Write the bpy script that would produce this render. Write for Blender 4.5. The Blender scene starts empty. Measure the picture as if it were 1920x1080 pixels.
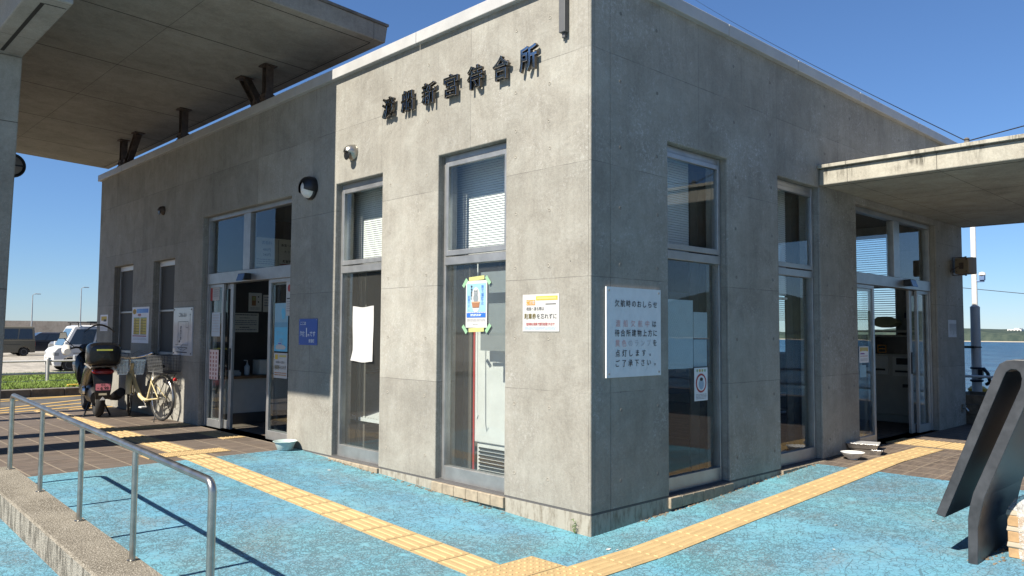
import bpy, bmesh, math, random
from mathutils import Vector, Matrix
R = math.radians
rnd = random.Random(7)
sc = bpy.context.scene
COL = sc.collection

# ------------------------------------------------------------------ camera
cd = bpy.data.cameras.new('camera'); cam = bpy.data.objects.new('camera', cd); COL.objects.link(cam)
F = Vector((0.69021884, 0.72142456, 0.05607626)); RT = Vector((0.72231497, -0.69153809, 0.00601265)); UP = Vector((-0.04311655, -0.03635468, 0.99840838))
M = Matrix((RT, UP, -F)).transposed().to_4x4(); M.translation = Vector((-4.56172984, -3.8975147, 1.3681201))
cam.matrix_world = M
cd.sensor_width = 36; cd.lens = 36 * 1467.179 / 1920
cd.clip_start = 0.05; cd.clip_end = 20000
sc.camera = cam

# ------------------------------------------------------------------ light
L = Vector((1.0, -0.004, -1.06)).normalized()
EL = math.asin(-L.z)
w = bpy.data.worlds.new('World'); sc.world = w; w.use_nodes = True
nt = w.node_tree
sky = nt.nodes.new('ShaderNodeTexSky'); sky.sky_type = 'NISHITA'; sky.sun_disc = False
sky.sun_elevation = EL; sky.sun_rotation = math.atan2(-L.x, -L.y)
sky.air_density = 1.0; sky.dust_density = 0.0; sky.ozone_density = 10.0
bg = nt.nodes['Background']; bg.inputs['Strength'].default_value = 0.058
tn = nt.nodes.new('ShaderNodeMix'); tn.data_type = 'RGBA'; tn.blend_type = 'MULTIPLY'; tn.inputs[0].default_value = 1; tn.inputs[7].default_value = (.95, 1.06, 1.21, 1)
gm = nt.nodes.new('ShaderNodeGamma'); gm.inputs[1].default_value = .86; nt.links.new(sky.outputs[0], gm.inputs[0]); nt.links.new(gm.outputs[0], tn.inputs[6]); nt.links.new(tn.outputs[2], bg.inputs[0])
sd = bpy.data.lights.new('sun', 'SUN'); so = bpy.data.objects.new('sun', sd); COL.objects.link(so)
sd.energy = 5.0; sd.angle = R(0.5); sd.color = (1.0, 0.92, 0.79)
so.rotation_euler = L.to_track_quat('-Z', 'Y').to_euler(); so.location = (-20, 0, 25)
sc.view_settings.view_transform = 'Standard'; sc.view_settings.look = 'None'
sc.view_settings.gamma = 1.0; sc.view_settings.exposure = 1.25
sc.render.engine = 'CYCLES'
sc.cycles.max_bounces = 8; sc.cycles.transparent_max_bounces = 16

# ------------------------------------------------------------------ node helpers
class NT:
    def __init__(s, name):
        s.mat = bpy.data.materials.new(name); s.mat.use_nodes = True
        s.t = s.mat.node_tree; s.t.nodes.clear()
        s.out = s.t.nodes.new('ShaderNodeOutputMaterial')
    def n(s, ty, **kw):
        a = s.t.nodes.new(ty)
        for k, v in kw.items(): setattr(a, k, v)
        return a
    def set(s, sock, v):
        if isinstance(v, bpy.types.NodeSocket): s.t.links.new(v, sock)
        elif v is not None:
            if isinstance(v, (tuple, list)) and len(v) == 3 and sock.type == 'RGBA': v = (*v, 1)
            sock.default_value = v
    def math(s, op, a, b=None, c=None, clamp=False):
        n = s.n('ShaderNodeMath', operation=op, use_clamp=clamp)
        s.set(n.inputs[0], a)
        if b is not None: s.set(n.inputs[1], b)
        if c is not None: s.set(n.inputs[2], c)
        return n.outputs[0]
    def obj(s): return s.n('ShaderNodeTexCoord').outputs['Object']
    def xyz(s, v):
        n = s.n('ShaderNodeSeparateXYZ'); s.set(n.inputs[0], v); return n.outputs
    def vec(s, x, y, z):
        n = s.n('ShaderNodeCombineXYZ'); s.set(n.inputs[0], x); s.set(n.inputs[1], y); s.set(n.inputs[2], z); return n.outputs[0]
    def scale(s, v, k):
        n = s.n('ShaderNodeVectorMath', operation='MULTIPLY'); s.set(n.inputs[0], v); n.inputs[1].default_value = k; return n.outputs[0]
    def noise(s, v, sc_, det=4, rough=.6, dist=0):
        n = s.n('ShaderNodeTexNoise'); s.set(n.inputs['Vector'], v)
        n.inputs['Scale'].default_value = sc_; n.inputs['Detail'].default_value = det
        n.inputs['Roughness'].default_value = rough; n.inputs['Distortion'].default_value = dist
        return n.outputs['Fac']
    def vor(s, v, sc_, feat='DISTANCE_TO_EDGE', rand=1, dim='3D'):
        n = s.n('ShaderNodeTexVoronoi', feature=feat, voronoi_dimensions=dim); s.set(n.inputs['Vector'], v)
        n.inputs['Scale'].default_value = sc_; n.inputs['Randomness'].default_value = rand
        return n.outputs
    def sm(s, x, a, b, lo=0, hi=1):
        n = s.n('ShaderNodeMapRange', interpolation_type='SMOOTHSTEP'); s.set(n.inputs['Value'], x)
        n.inputs['From Min'].default_value = a; n.inputs['From Max'].default_value = b
        n.inputs['To Min'].default_value = lo; n.inputs['To Max'].default_value = hi
        return n.outputs[0]
    def mix(s, f, a, b, bt='MIX'):
        n = s.n('ShaderNodeMix', data_type='RGBA', blend_type=bt); s.set(n.inputs[0], f)
        s.set(n.inputs[6], a); s.set(n.inputs[7], b); return n.outputs[2]
    def bump(s, h, dist=.01, st=1, nrm=None):
        n = s.n('ShaderNodeBump'); s.set(n.inputs['Height'], h); n.inputs['Distance'].default_value = dist
        n.inputs['Strength'].default_value = st
        if nrm is not None: s.set(n.inputs['Normal'], nrm)
        return n.outputs[0]
    def seam(s, u, period, off, half):
        f = s.math('FRACT', s.math('DIVIDE', s.math('SUBTRACT', u, off), period))
        d = s.math('ABSOLUTE', s.math('SUBTRACT', f, .5))
        return s.math('GREATER_THAN', d, .5 - half / period)
    def pbsdf(s, col, rough=.5, metal=0, nrm=None, spec=.5, **kw):
        p = s.n('ShaderNodeBsdfPrincipled')
        s.set(p.inputs['Base Color'], col); s.set(p.inputs['Roughness'], rough); s.set(p.inputs['Metallic'], metal)
        s.set(p.inputs['Specular IOR Level'], spec)
        if nrm is not None: s.set(p.inputs['Normal'], nrm)
        for k, v in kw.items(): s.set(p.inputs[k], v)
        s.t.links.new(p.outputs[0], s.out.inputs[0]); return p

def simple(name, col, rough=.5, metal=0, var=.12, vs=6, bump=0, bs=80, spec=.5):
    t = NT(name); o = t.obj()
    f = t.noise(o, vs, 5, .65)
    c = t.mix(t.sm(f, .3, .7), tuple(x * (1 - var) for x in col), tuple(min(1, x * (1 + var)) for x in col))
    n = t.bump(t.noise(o, bs, 3), .004, bump) if bump else None
    rr = t.math('ADD', rough, t.math('MULTIPLY', t.math('SUBTRACT', f, .5), .15), clamp=True)
    t.pbsdf(c, rr, metal, n, spec); return t.mat
_cm = {}
def cm(name, col, rough=.6):
    if name not in _cm: _cm[name] = simple(name, col, rough, var=.05, vs=9)
    return _cm[name]

def concrete(name, base, seamx=None, seamy=None, seamz=None, wall=False, dark=.35, streak=1.0, seamw=.004, spk=1.0, algae=False):
    t = NT(name); o = t.obj(); X, Y, Z = t.xyz(o)
    big = t.noise(o, .55, 6, .62, .4); mid = t.noise(o, 2.6, 8, .72, .6); fine = t.noise(o, 38, 5, .75); grit = t.noise(o, 150, 3, .7)
    st = t.noise(t.scale(o, (5, 5, .35)), 2.2, 6, .7)
    v = t.math('ADD', t.math('MULTIPLY', t.math('SUBTRACT', big, .5), .85), t.math('MULTIPLY', t.math('SUBTRACT', mid, .5), 1.15))
    v = t.math('ADD', v, t.math('MULTIPLY', t.math('SUBTRACT', fine, .5), .62))
    v = t.math('ADD', v, t.math('MULTIPLY', t.math('SUBTRACT', grit, .5), .6))
    v = t.math('ADD', v, t.math('MULTIPLY', t.math('SUBTRACT', st, .5), .40 * streak))
    k = t.math('ADD', 1.0, v)
    col = t.mix(t.sm(mid, .35, .68), tuple(base), (base[0] * .93, base[1] * .955, base[2] * .97))
    kc = t.vec(k, k, k)
    col = t.mix(1.0, col, kc, 'MULTIPLY')
    # efflorescence speckle in patches, small bug holes
    patch = t.sm(t.noise(o, 1.3, 5, .7, .8), .46, .64)
    sp = t.sm(t.noise(o, 42, 5, .85, .6), .52, .62)
    col = t.mix(t.math('MULTIPLY', t.math('MULTIPLY', patch, sp), .55 * spk), col, (.37, .368, .352))
    hol = t.vor(o, 9, 'F1')[0]; pores = t.math('LESS_THAN', hol, t.math('MULTIPLY', t.sm(t.noise(o, 3, 2), .5, .72), .07))
    col = t.mix(t.math('MULTIPLY', pores, .7), col, (.05, .05, .05))
    h = t.math('ADD', t.math('MULTIPLY', fine, .5), t.math('MULTIPLY', grit, .35))
    h = t.math('SUBTRACT', h, t.math('MULTIPLY', pores, .8))
    h = t.math('ADD', h, t.math('MULTIPLY', mid, 1.6))
    if wall:
        N = t.n('ShaderNodeNewGeometry').outputs['True Normal']; nx = t.math('ABSOLUTE', t.xyz(N)[0])
        isA = t.math('GREATER_THAN', nx, .5)
        wob = t.math('MULTIPLY', t.math('SUBTRACT', t.noise(o, 2.5, 3), .5), .012)
        sA = t.seam(t.math('ADD', Y, wob), 1.405, .022, .0028); sB = t.seam(t.math('ADD', X, wob), 1.45, .05, .0028)
        su = t.math('ADD', t.math('MULTIPLY', sA, isA), t.math('MULTIPLY', sB, t.math('SUBTRACT', 1, isA)))
        sz = t.seam(t.math('ADD', Z, wob), .9, 0, .003)
        seam = t.math('MULTIPLY', t.math('MAXIMUM', su, sz), t.sm(t.noise(o, 1.7, 3), .34, .55))
        # rough pale bloom, mostly on the weathered side wall
        bl = t.math('MULTIPLY', t.sm(t.noise(o, .95, 6, .72, 1.0), .46, .62), t.sm(t.noise(o, 30, 6, .85, .8), .50, .60))
        bl = t.math('MULTIPLY', bl, t.math('SUBTRACT', .62, t.math('MULTIPLY', isA, .42)))
        col = t.mix(bl, col, (.40, .405, .40))
        dk = t.sm(t.noise(o, .7, 6, .7, .6), .50, .70); col = t.mix(t.math('MULTIPLY', dk, .26), col, (.115, .11, .10))
        # per panel tone
        pid = t.vec(t.math('FLOOR', t.math('DIVIDE', t.math('SUBTRACT', Y, .022), 1.405)), t.math('FLOOR', t.math('DIVIDE', t.math('SUBTRACT', X, .05), 1.45)), t.math('FLOOR', t.math('DIVIDE', Z, .9)))
        wn = t.n('ShaderNodeTexWhiteNoise', noise_dimensions='3D'); t.set(wn.inputs['Vector'], pid)
        pv = t.math('ADD', .92, t.math('MULTIPLY', wn.outputs['Value'], .16)); col = t.mix(1.0, col, t.vec(pv, pv, pv), 'MULTIPLY')
        col = t.mix(t.math('MULTIPLY', seam, .6), col, (.09, .085, .08))
        h = t.math('SUBTRACT', h, t.math('MULTIPLY', seam, 1.2))
        # plinth: rendered cement under z=0 with a dark drip joint
        pl = t.math('LESS_THAN', Z, -.012)
        pc = t.mix(t.sm(t.noise(t.scale(o, (3, 3, 1)), 6, 6, .7), .42, .7), (.29, .275, .235), (.13, .11, .08))
        col = t.mix(t.math('MULTIPLY', pl, .8), col, pc)
        jt = t.math('MULTIPLY', t.math('LESS_THAN', Z, .004), t.math('GREATER_THAN', Z, -.014))
        col = t.mix(t.math('MULTIPLY', jt, .85), col, (.05, .05, .055)); h = t.math('SUBTRACT', h, t.math('MULTIPLY', jt, 2.0))
        # rust run under the rusty wall fixture and dirty run-off below the coping
        run = t.sm(t.noise(t.scale(o, (9, 9, .25)), 2, 5, .7), .52, .72)
        top = t.math('MULTIPLY', t.sm(Z, 3.2, 4.2), run); col = t.mix(t.math('MULTIPLY', top, .5), col, (.13, .125, .115))
    for ax, sm_ in ((X, seamx), (Y, seamy), (Z, seamz)):
        if sm_:
            s_ = t.seam(ax, sm_[0], sm_[1], seamw if len(sm_) < 3 else sm_[2]); col = t.mix(t.math('MULTIPLY', s_, .85), col, (.035, .033, .03)); h = t.math('SUBTRACT', h, t.math('MULTIPLY', s_, 2))
    if algae:
        a = t.sm(t.noise(t.scale(o, (6, 6, .6)), 2.2, 7, .75), .46, .60)
        a = t.math('MULTIPLY', a, t.sm(t.noise(o, 3, 3), .42, .62))
        a = t.math('MULTIPLY', a, t.sm(Z, 3.0, 3.17)); col = t.mix(t.math('MULTIPLY', a, .92), col, (.05, .045, .035))
    t.pbsdf(col, .82, 0, t.bump(h, .006, .55), .25)
    return t.mat

def sky_glass(name, tint=(.93, .955, .95), wired=False, axis='Y', stripe=False):
    t = NT(name); o = t.obj()
    tr = t.n('ShaderNodeBsdfTransparent'); tr.inputs[0].default_value = (*tint, 1)
    gl = t.n('ShaderNodeBsdfGlossy'); gl.inputs['Roughness'].default_value = .012; gl.inputs[0].default_value = (.95, .97, 1, 1)
    wob = t.bump(t.noise(o, 1.4, 2), .02, .03); t.set(gl.inputs['Normal'], wob)
    fr = t.n('ShaderNodeFresnel'); fr.inputs['IOR'].default_value = 1.55
    m = t.n('ShaderNodeMixShader'); ff = t.math('SUBTRACT', 1.0, t.n('ShaderNodeNewGeometry').outputs['Backfacing']); t.set(m.inputs[0], t.math('MULTIPLY', t.math('MULTIPLY_ADD', fr.outputs[0], .90, .010, clamp=True), ff)); t.t.links.new(tr.outputs[0], m.inputs[1]); t.t.links.new(gl.outputs[0], m.inputs[2])
    last = m
    if wired:
        X, Y, Z = t.xyz(o); u = Y if axis == 'Y' else X
        d = t.math('ADD', t.math('MULTIPLY', u, -1.0 if axis == 'Y' else 1.0), t.math('MULTIPLY', Z, .72))
        s = t.seam(d, .0165, 0, .0013)
        if not stripe:
            d2 = t.math('SUBTRACT', t.math('MULTIPLY', u, 1.0), t.math('MULTIPLY', Z, .72)); s = t.math('MAXIMUM', t.seam(d, .03, 0, .001), t.seam(d2, .03, 0, .001))
        df = t.n('ShaderNodeBsdfDiffuse'); df.inputs[0].default_value = (.24, .24, .23, 1)
        m2 = t.n('ShaderNodeMixShader'); t.set(m2.inputs[0], t.math('MULTIPLY', s, .34 if stripe else .3)); t.t.links.new(m.outputs[0], m2.inputs[1]); t.t.links.new(df.outputs[0], m2.inputs[2]); last = m2
    t.t.links.new(last.outputs[0], t.out.inputs[0]); return t.mat

def blue_paint(name):
    t = NT(name); o = t.obj(); X, Y, Z = t.xyz(o)
    p = t.vec(X, Y, 0.0)
    wp = t.n('ShaderNodeVectorMath', operation='ADD'); t.set(wp.inputs[0], p)
    nz = t.n('ShaderNodeTexNoise'); t.set(nz.inputs['Vector'], p); nz.inputs['Scale'].default_value = 22; nz.inputs['Detail'].default_value = 3
    t.set(wp.inputs[1], t.scale(nz.outputs['Color'], (.022, .022, 0)))
    v1 = t.vor(wp.outputs[0], 21)[0]; v2 = t.vor(wp.outputs[0], 44)[0]; v3 = t.vor(wp.outputs[0], 5.2)[0]
    dens = t.noise(p, .9, 6, .68, .6)
    c1 = t.math('LESS_THAN', v1, t.sm(dens, .34, .62, .022, .066))
    c2 = t.math('LESS_THAN', v2, t.sm(dens, .40, .66, .0, .12))
    c3 = t.math('LESS_THAN', v3, .010)
    brk = t.sm(t.noise(p, 11, 5, .7), .36, .50)
    crack = t.math('MULTIPLY', t.math('MAXIMUM', c1, t.math('MAXIMUM', c2, c3)), brk, clamp=True)
    worn = t.math('MULTIPLY', t.sm(t.noise(t.scale(p, (1.0, .7, 1)), 1.0, 7, .74, .9), .47, .66), t.sm(t.noise(p, 46, 5, .85), .40, .60))
    scuff = t.math('MULTIPLY', t.sm(t.noise(t.scale(p, (.5, 1.6, 1)), 1.6, 6, .75, .5), .51, .67), t.sm(t.noise(p, 70, 4, .85), .44, .6))
    dust = t.sm(t.noise(p, 1.7, 7, .75), .36, .70)
    base = t.mix(t.sm(t.noise(p, .6, 5), .35, .66), (.085, .240, .355), (.108, .290, .365))
    near = t.math('MINIMUM', t.math('ABSOLUTE', X), t.math('ABSOLUTE', Y))
    base = t.mix(t.math('MULTIPLY', t.sm(t.math('ADD', near, t.math('MULTIPLY', t.noise(p, 3, 4), .3)), .18, .5, 1, 0), .7), base, (.10, .305, .365))
    base = t.mix(t.math('MULTIPLY', dust, .34), base, (.155, .225, .255))
    base = t.mix(t.math('MULTIPLY', t.sm(t.noise(p, 130, 3, .85), .5, .72), .35), base, (.20, .29, .325))
    base = t.mix(t.math('MULTIPLY', worn, .78), base, (.135, .14, .135))
    base = t.mix(t.math('MULTIPLY', scuff, .65), base, (.15, .135, .115))
    base = t.mix(t.math('MULTIPLY', crack, .62), base, (.035, .06, .07))
    h = t.math('ADD', t.math('MULTIPLY', t.noise(p, 90, 3, .7), .6), t.math('MULTIPLY', t.math('SUBTRACT', 1, crack), .8))
    t.pbsdf(base, .72, 0, t.bump(h, .006, .7), .3); return t.mat

def aggregate(name):
    t = NT(name); o = t.obj(); X, Y, Z = t.xyz(o)
    c1 = t.vor(o, 95, 'F1'); wn = t.n('ShaderNodeTexWhiteNoise', noise_dimensions='3D'); t.set(wn.inputs['Vector'], c1[1])
    peb = t.mix(wn.outputs['Value'], (.13, .115, .09), (.36, .335, .285))
    c = t.mix(t.sm(c1[0], .25, .55), peb, (.11, .098, .078))
    c = t.mix(t.math('MULTIPLY', t.sm(t.noise(o, 2.2, 6, .7), .36, .68), .45), c, (.25, .23, .19))
    n = t.xyz(t.n('ShaderNodeNewGeometry').outputs['True Normal'])[2]
    side = t.math('LESS_THAN', t.math('ABSOLUTE', n), .4)
    st = t.sm(t.noise(t.scale(o, (9, 9, 1.6)), 2.4, 6, .75), .44, .58)
    c = t.mix(t.math('MULTIPLY', t.math('MULTIPLY', st, side), .72), c, (.055, .05, .042))
    c = t.mix(t.math('MULTIPLY', t.math('MULTIPLY', t.math('SUBTRACT', 1, st), side), .5), c, (.30, .285, .25))
    t.pbsdf(c, .9, 0, t.bump(t.math('SUBTRACT', 1, c1[0]), .006, .8), .25); return t.mat

def paver(name):
    t = NT(name); o = t.obj(); X, Y, Z = t.xyz(o)
    pid = t.vec(t.math('FLOOR', t.math('DIVIDE', X, .3)), t.math('FLOOR', t.math('DIVIDE', Y, .3)), 0.0)
    wn = t.n('ShaderNodeTexWhiteNoise', noise_dimensions='3D'); t.set(wn.inputs['Vector'], pid)
    sx = t.seam(X, .3, 0, .008); sy = t.math('MULTIPLY', t.seam(Y, .3, 0, .006), .8); g = t.math('MAXIMUM', sx, sy)
    st = t.noise(t.vec(X, t.math('ADD', t.math('MULTIPLY', Y, 7), t.math('MULTIPLY', wn.outputs['Value'], 9)), 0.0), 3.2, 5, .7, .5)
    c = t.mix(t.sm(st, .38, .62), (.046, .033, .026), (.118, .088, .068))
    c = t.mix(t.math('MULTIPLY', wn.outputs['Value'], .5), c, (.10, .082, .07))
    c = t.mix(t.math('MULTIPLY', t.noise(o, 60, 4, .8), .3), c, (.15, .135, .118))
    c = t.mix(t.math('MULTIPLY', g, .9), c, (.20, .165, .125))
    t.pbsdf(c, .7, 0, t.bump(t.math('SUBTRACT', t.noise(o, 70, 3), t.math('MULTIPLY', g, .8)), .004, .5), .35); return t.mat

def tactile_mat(name, k=1.0):
    t = NT(name); o = t.obj(); K = lambda c: tuple(v * k for v in c)
    c = t.mix(t.sm(t.noise(o, 5, 6, .7), .35, .7), K((.40, .29, .145)), K((.335, .24, .12)))
    c = t.mix(t.math('MULTIPLY', t.sm(t.noise(o, 55, 4, .8), .5, .7), .4), c, (.44, .32, .165))
    c = t.mix(t.math('MULTIPLY', t.sm(t.noise(o, 17, 5, .8), .60, .74), .6), c, (.18, .13, .07))
    t.pbsdf(c, .75, 0, t.bump(t.noise(o, 120, 3), .002, .4), .3); return t.mat

def asphalt(name, base=(.10, .10, .098)):
    t = NT(name); o = t.obj()
    c = t.mix(t.noise(o, 160, 3, .9), tuple(x * .55 for x in base), tuple(x * 1.7 for x in base))
    c = t.mix(t.math('MULTIPLY', t.sm(t.noise(o, .6, 5), .4, .7), .5), c, tuple(x * 1.35 for x in base)); c = t.mix(t.math('MULTIPLY', t.sm(t.noise(t.scale(o, (1, .45, 1)), 1.6, 8, .85), .44, .56), .55), c, tuple(x * .5 for x in base))
    t.pbsdf(c, .85, 0, t.bump(t.noise(o, 140, 3), .006, .5), .3); return t.mat

MT = {}
MT['conc_wall'] = concrete('board_concrete', (.238, .227, .199), wall=True)
MT['conc_soffit'] = concrete('soffit_concrete', (.215, .20, .175), seamy=(1.8, 5.33, .012), seamx=(1.8, .5, .0025), spk=.3)
MT['conc_side_soffit'] = concrete('side_canopy_concrete', (.33, .31, .26), seamx=(1.8, 5.45, .005), seamy=(.9, -.32, .003), spk=.3, algae=True)
MT['conc_pillar'] = concrete('pillar_concrete', (.235, .228, .21), seamz=(1.8, 0, .004), streak=.7)
MT['conc_beam'] = concrete('beam_concrete', (.235, .228, .21), seamy=(1.2, .3, .003), streak=.4)
MT['mortar'] = simple('mortar_plug', (.225, .212, .182), .85, var=.18, vs=30, bump=.3)
MT['blue'] = blue_paint('cracked_blue_paint')
MT['paver'] = paver('brown_pavers')
MT['tactile'] = tactile_mat('yellow_tactile'); MT['tactile_base'] = tactile_mat('yellow_tactile_base', .88)
MT['asphalt'] = asphalt('asphalt', (.08, .078, .075))
MT['gravel'] = asphalt('pale_gravel', (.27, .25, .215))
MT['alu'] = simple('aluminium', (.35, .355, .355), .42, .75, var=.12, vs=5, bump=.05)
MT['alu_paint'] = simple('silver_paint', (.34, .35, .355), .45, .35, var=.1, vs=4)
MT['coping'] = simple('coping_metal', (.34, .34, .335), .45, .0, var=.08, vs=3)
MT['steel'] = simple('brushed_steel', (.40, .385, .35), .34, 1.0, var=.14, vs=12, bump=.06, bs=200)
MT['mirror'] = simple('polished_letter_steel', (.62, .60, .57), .10, 1.0, var=.08, vs=8)
MT['letter_side'] = simple('letter_return_steel', (.13, .12, .11), .35, 1.0, var=.15, vs=8)
MT['dark_steel'] = simple('rusty_brown_steel', (.07, .05, .04), .65, .4, var=.35, vs=9, bump=.3)
MT['black_steel'] = simple('black_painted_steel', (.034, .0355, .040), .40, .0, var=.35, vs=5, bump=.08, bs=40)
MT['black'] = simple('black_plastic', (.007, .007, .008), .4, 0, var=.3, vs=12)
MT['black_gloss'] = simple('gloss_black', (.005, .005, .006), .2, 0, var=.2, vs=5)
MT['rubber'] = simple('tyre_rubber', (.009, .009, .009), .8, 0, var=.3, vs=30)
MT['white'] = simple('white_enamel', (.52, .52, .51), .35, 0, var=.06, vs=4)
MT['paper'] = simple('white_paper', (.40, .40, .392), .75, 0, var=.04, vs=5)
MT['chrome'] = simple('chrome', (.62, .62, .61), .28, 1.0, var=.06, vs=9)
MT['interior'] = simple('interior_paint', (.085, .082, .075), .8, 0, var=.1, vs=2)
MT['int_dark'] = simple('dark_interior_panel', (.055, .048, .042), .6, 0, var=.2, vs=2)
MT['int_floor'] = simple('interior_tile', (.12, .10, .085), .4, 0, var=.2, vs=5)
MT['wood'] = simple('brown_wood', (.16, .085, .04), .5, 0, var=.3, vs=7)
MT['old_wood'] = simple('weathered_wood', (.11, .085, .06), .8, 0, var=.4, vs=11, bump=.4)
MT['glass'] = sky_glass('window_glass')
MT['glass_wA'] = sky_glass('wired_glass_lines', wired=True, axis='Y', stripe=True)
MT['glass_wB'] = sky_glass('wired_glass_mesh', wired=True, axis='X')
MT['carglass'] = simple('car_glass', (.02, .025, .03), .05, 0, var=.1, vs=3, spec=.8)
MT['slat'] = simple('blind_slat', (.62, .62, .61), .5, 0, var=.04, vs=3)
MT['brick_sill'] = simple('buff_sill_tile', (.25, .21, .155), .75, 0, var=.2, vs=14, bump=.2)
MT['curtain'] = simple('grey_curtain', (.075, .068, .058), .9, 0, var=.15, vs=9)
MT['cream'] = simple('cream_paint', (.46, .39, .22), .3, 0, var=.1, vs=9)
MT['red'] = cm('signal_red', (.55, .03, .03), .4)
MT['tan_box'] = simple('cardboard', (.33, .21, .105), .8, 0, var=.18, vs=14)
MT['grass'] = simple('grass_green', (.13, .20, .03), .8, 0, var=.5, vs=6)
MT['dirt'] = simple('dirt', (.15, .12, .085), .95, 0, var=.4, vs=14, bump=.6)
MT['leaf'] = simple('leaf_green', (.09, .14, .035), .7, 0, var=.4, vs=22)
MT['stone'] = simple('dark_kerb_stone', (.12, .11, .10), .85, 0, var=.35, vs=6, bump=.4)
MT['kerb'] = aggregate('washed_aggregate')
MT['seawall'] = concrete('old_seawall', (.30, .25, .20), seamx=None, streak=1.3)
MT['plastic_wrap'] = None
def wrap():
    t = NT('clear_plastic_wrap'); o = t.obj()
    tr = t.n('ShaderNodeBsdfTransparent'); df = t.n('ShaderNodeBsdfPrincipled'); df.inputs['Base Color'].default_value = (.75, .74, .72, 1); df.inputs['Roughness'].default_value = .2
    t.set(df.inputs['Normal'], t.bump(t.noise(o, 28, 4, .7, 1.2), .03, .9))
    m = t.n('ShaderNodeMixShader'); t.set(m.inputs[0], t.sm(t.noise(o, 16, 5, .7, 1.5), .35, .7, .25, .85)); t.t.links.new(tr.outputs[0], m.inputs[1]); t.t.links.new(df.outputs[0], m.inputs[2])
    t.t.links.new(m.outputs[0], t.out.inputs[0]); return t.mat
MT['plastic_wrap'] = wrap()
def clear():
    t = NT('clear_windscreen')
    tr = t.n('ShaderNodeBsdfTransparent'); tr.inputs[0].default_value = (.80, .82, .83, 1)
    df = t.n('ShaderNodeBsdfPrincipled'); df.inputs['Base Color'].default_value = (.3, .3, .3, 1); df.inputs['Roughness'].default_value = .1
    m = t.n('ShaderNodeMixShader'); m.inputs[0].default_value = .07; t.t.links.new(tr.outputs[0], m.inputs[1]); t.t.links.new(df.outputs[0], m.inputs[2])
    t.t.links.new(m.outputs[0], t.out.inputs[0]); return t.mat
MT['clear'] = clear()
def sea_mat():
    t = NT('sea_water'); o = t.obj()
    h = t.math('ADD', t.noise(t.scale(o, (.6, .25, 1)), 1.0, 8, .72, .6), t.math('MULTIPLY', t.noise(t.scale(o, (.08, .03, 1)), 1, 4), 2))
    c = t.mix(t.sm(t.noise(t.scale(o, (.30, .16, 1)), 1, 9, .82), .42, .60), (.004, .024, .060), (.040, .115, .19))
    t.pbsdf(c, .32, 0, t.bump(h, 1.6, .9), .35); return t.mat
MT['sea'] = sea_mat()
def wood_mat():
    t = NT('hazed_far_woods'); o = t.obj(); f = t.noise(o, .14, 6, .75)
    t.pbsdf(t.mix(t.sm(f, .35, .65), (.026, .040, .037), (.05, .066, .054)), .9, 0, None, .1); return t.mat  # distance haze is mixed into the colour as a muted blue-green
MT['woods'] = wood_mat()
MT['sand'] = simple('beach_sand', (.36, .31, .24), .9, 0, var=.1, vs=.1)

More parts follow.
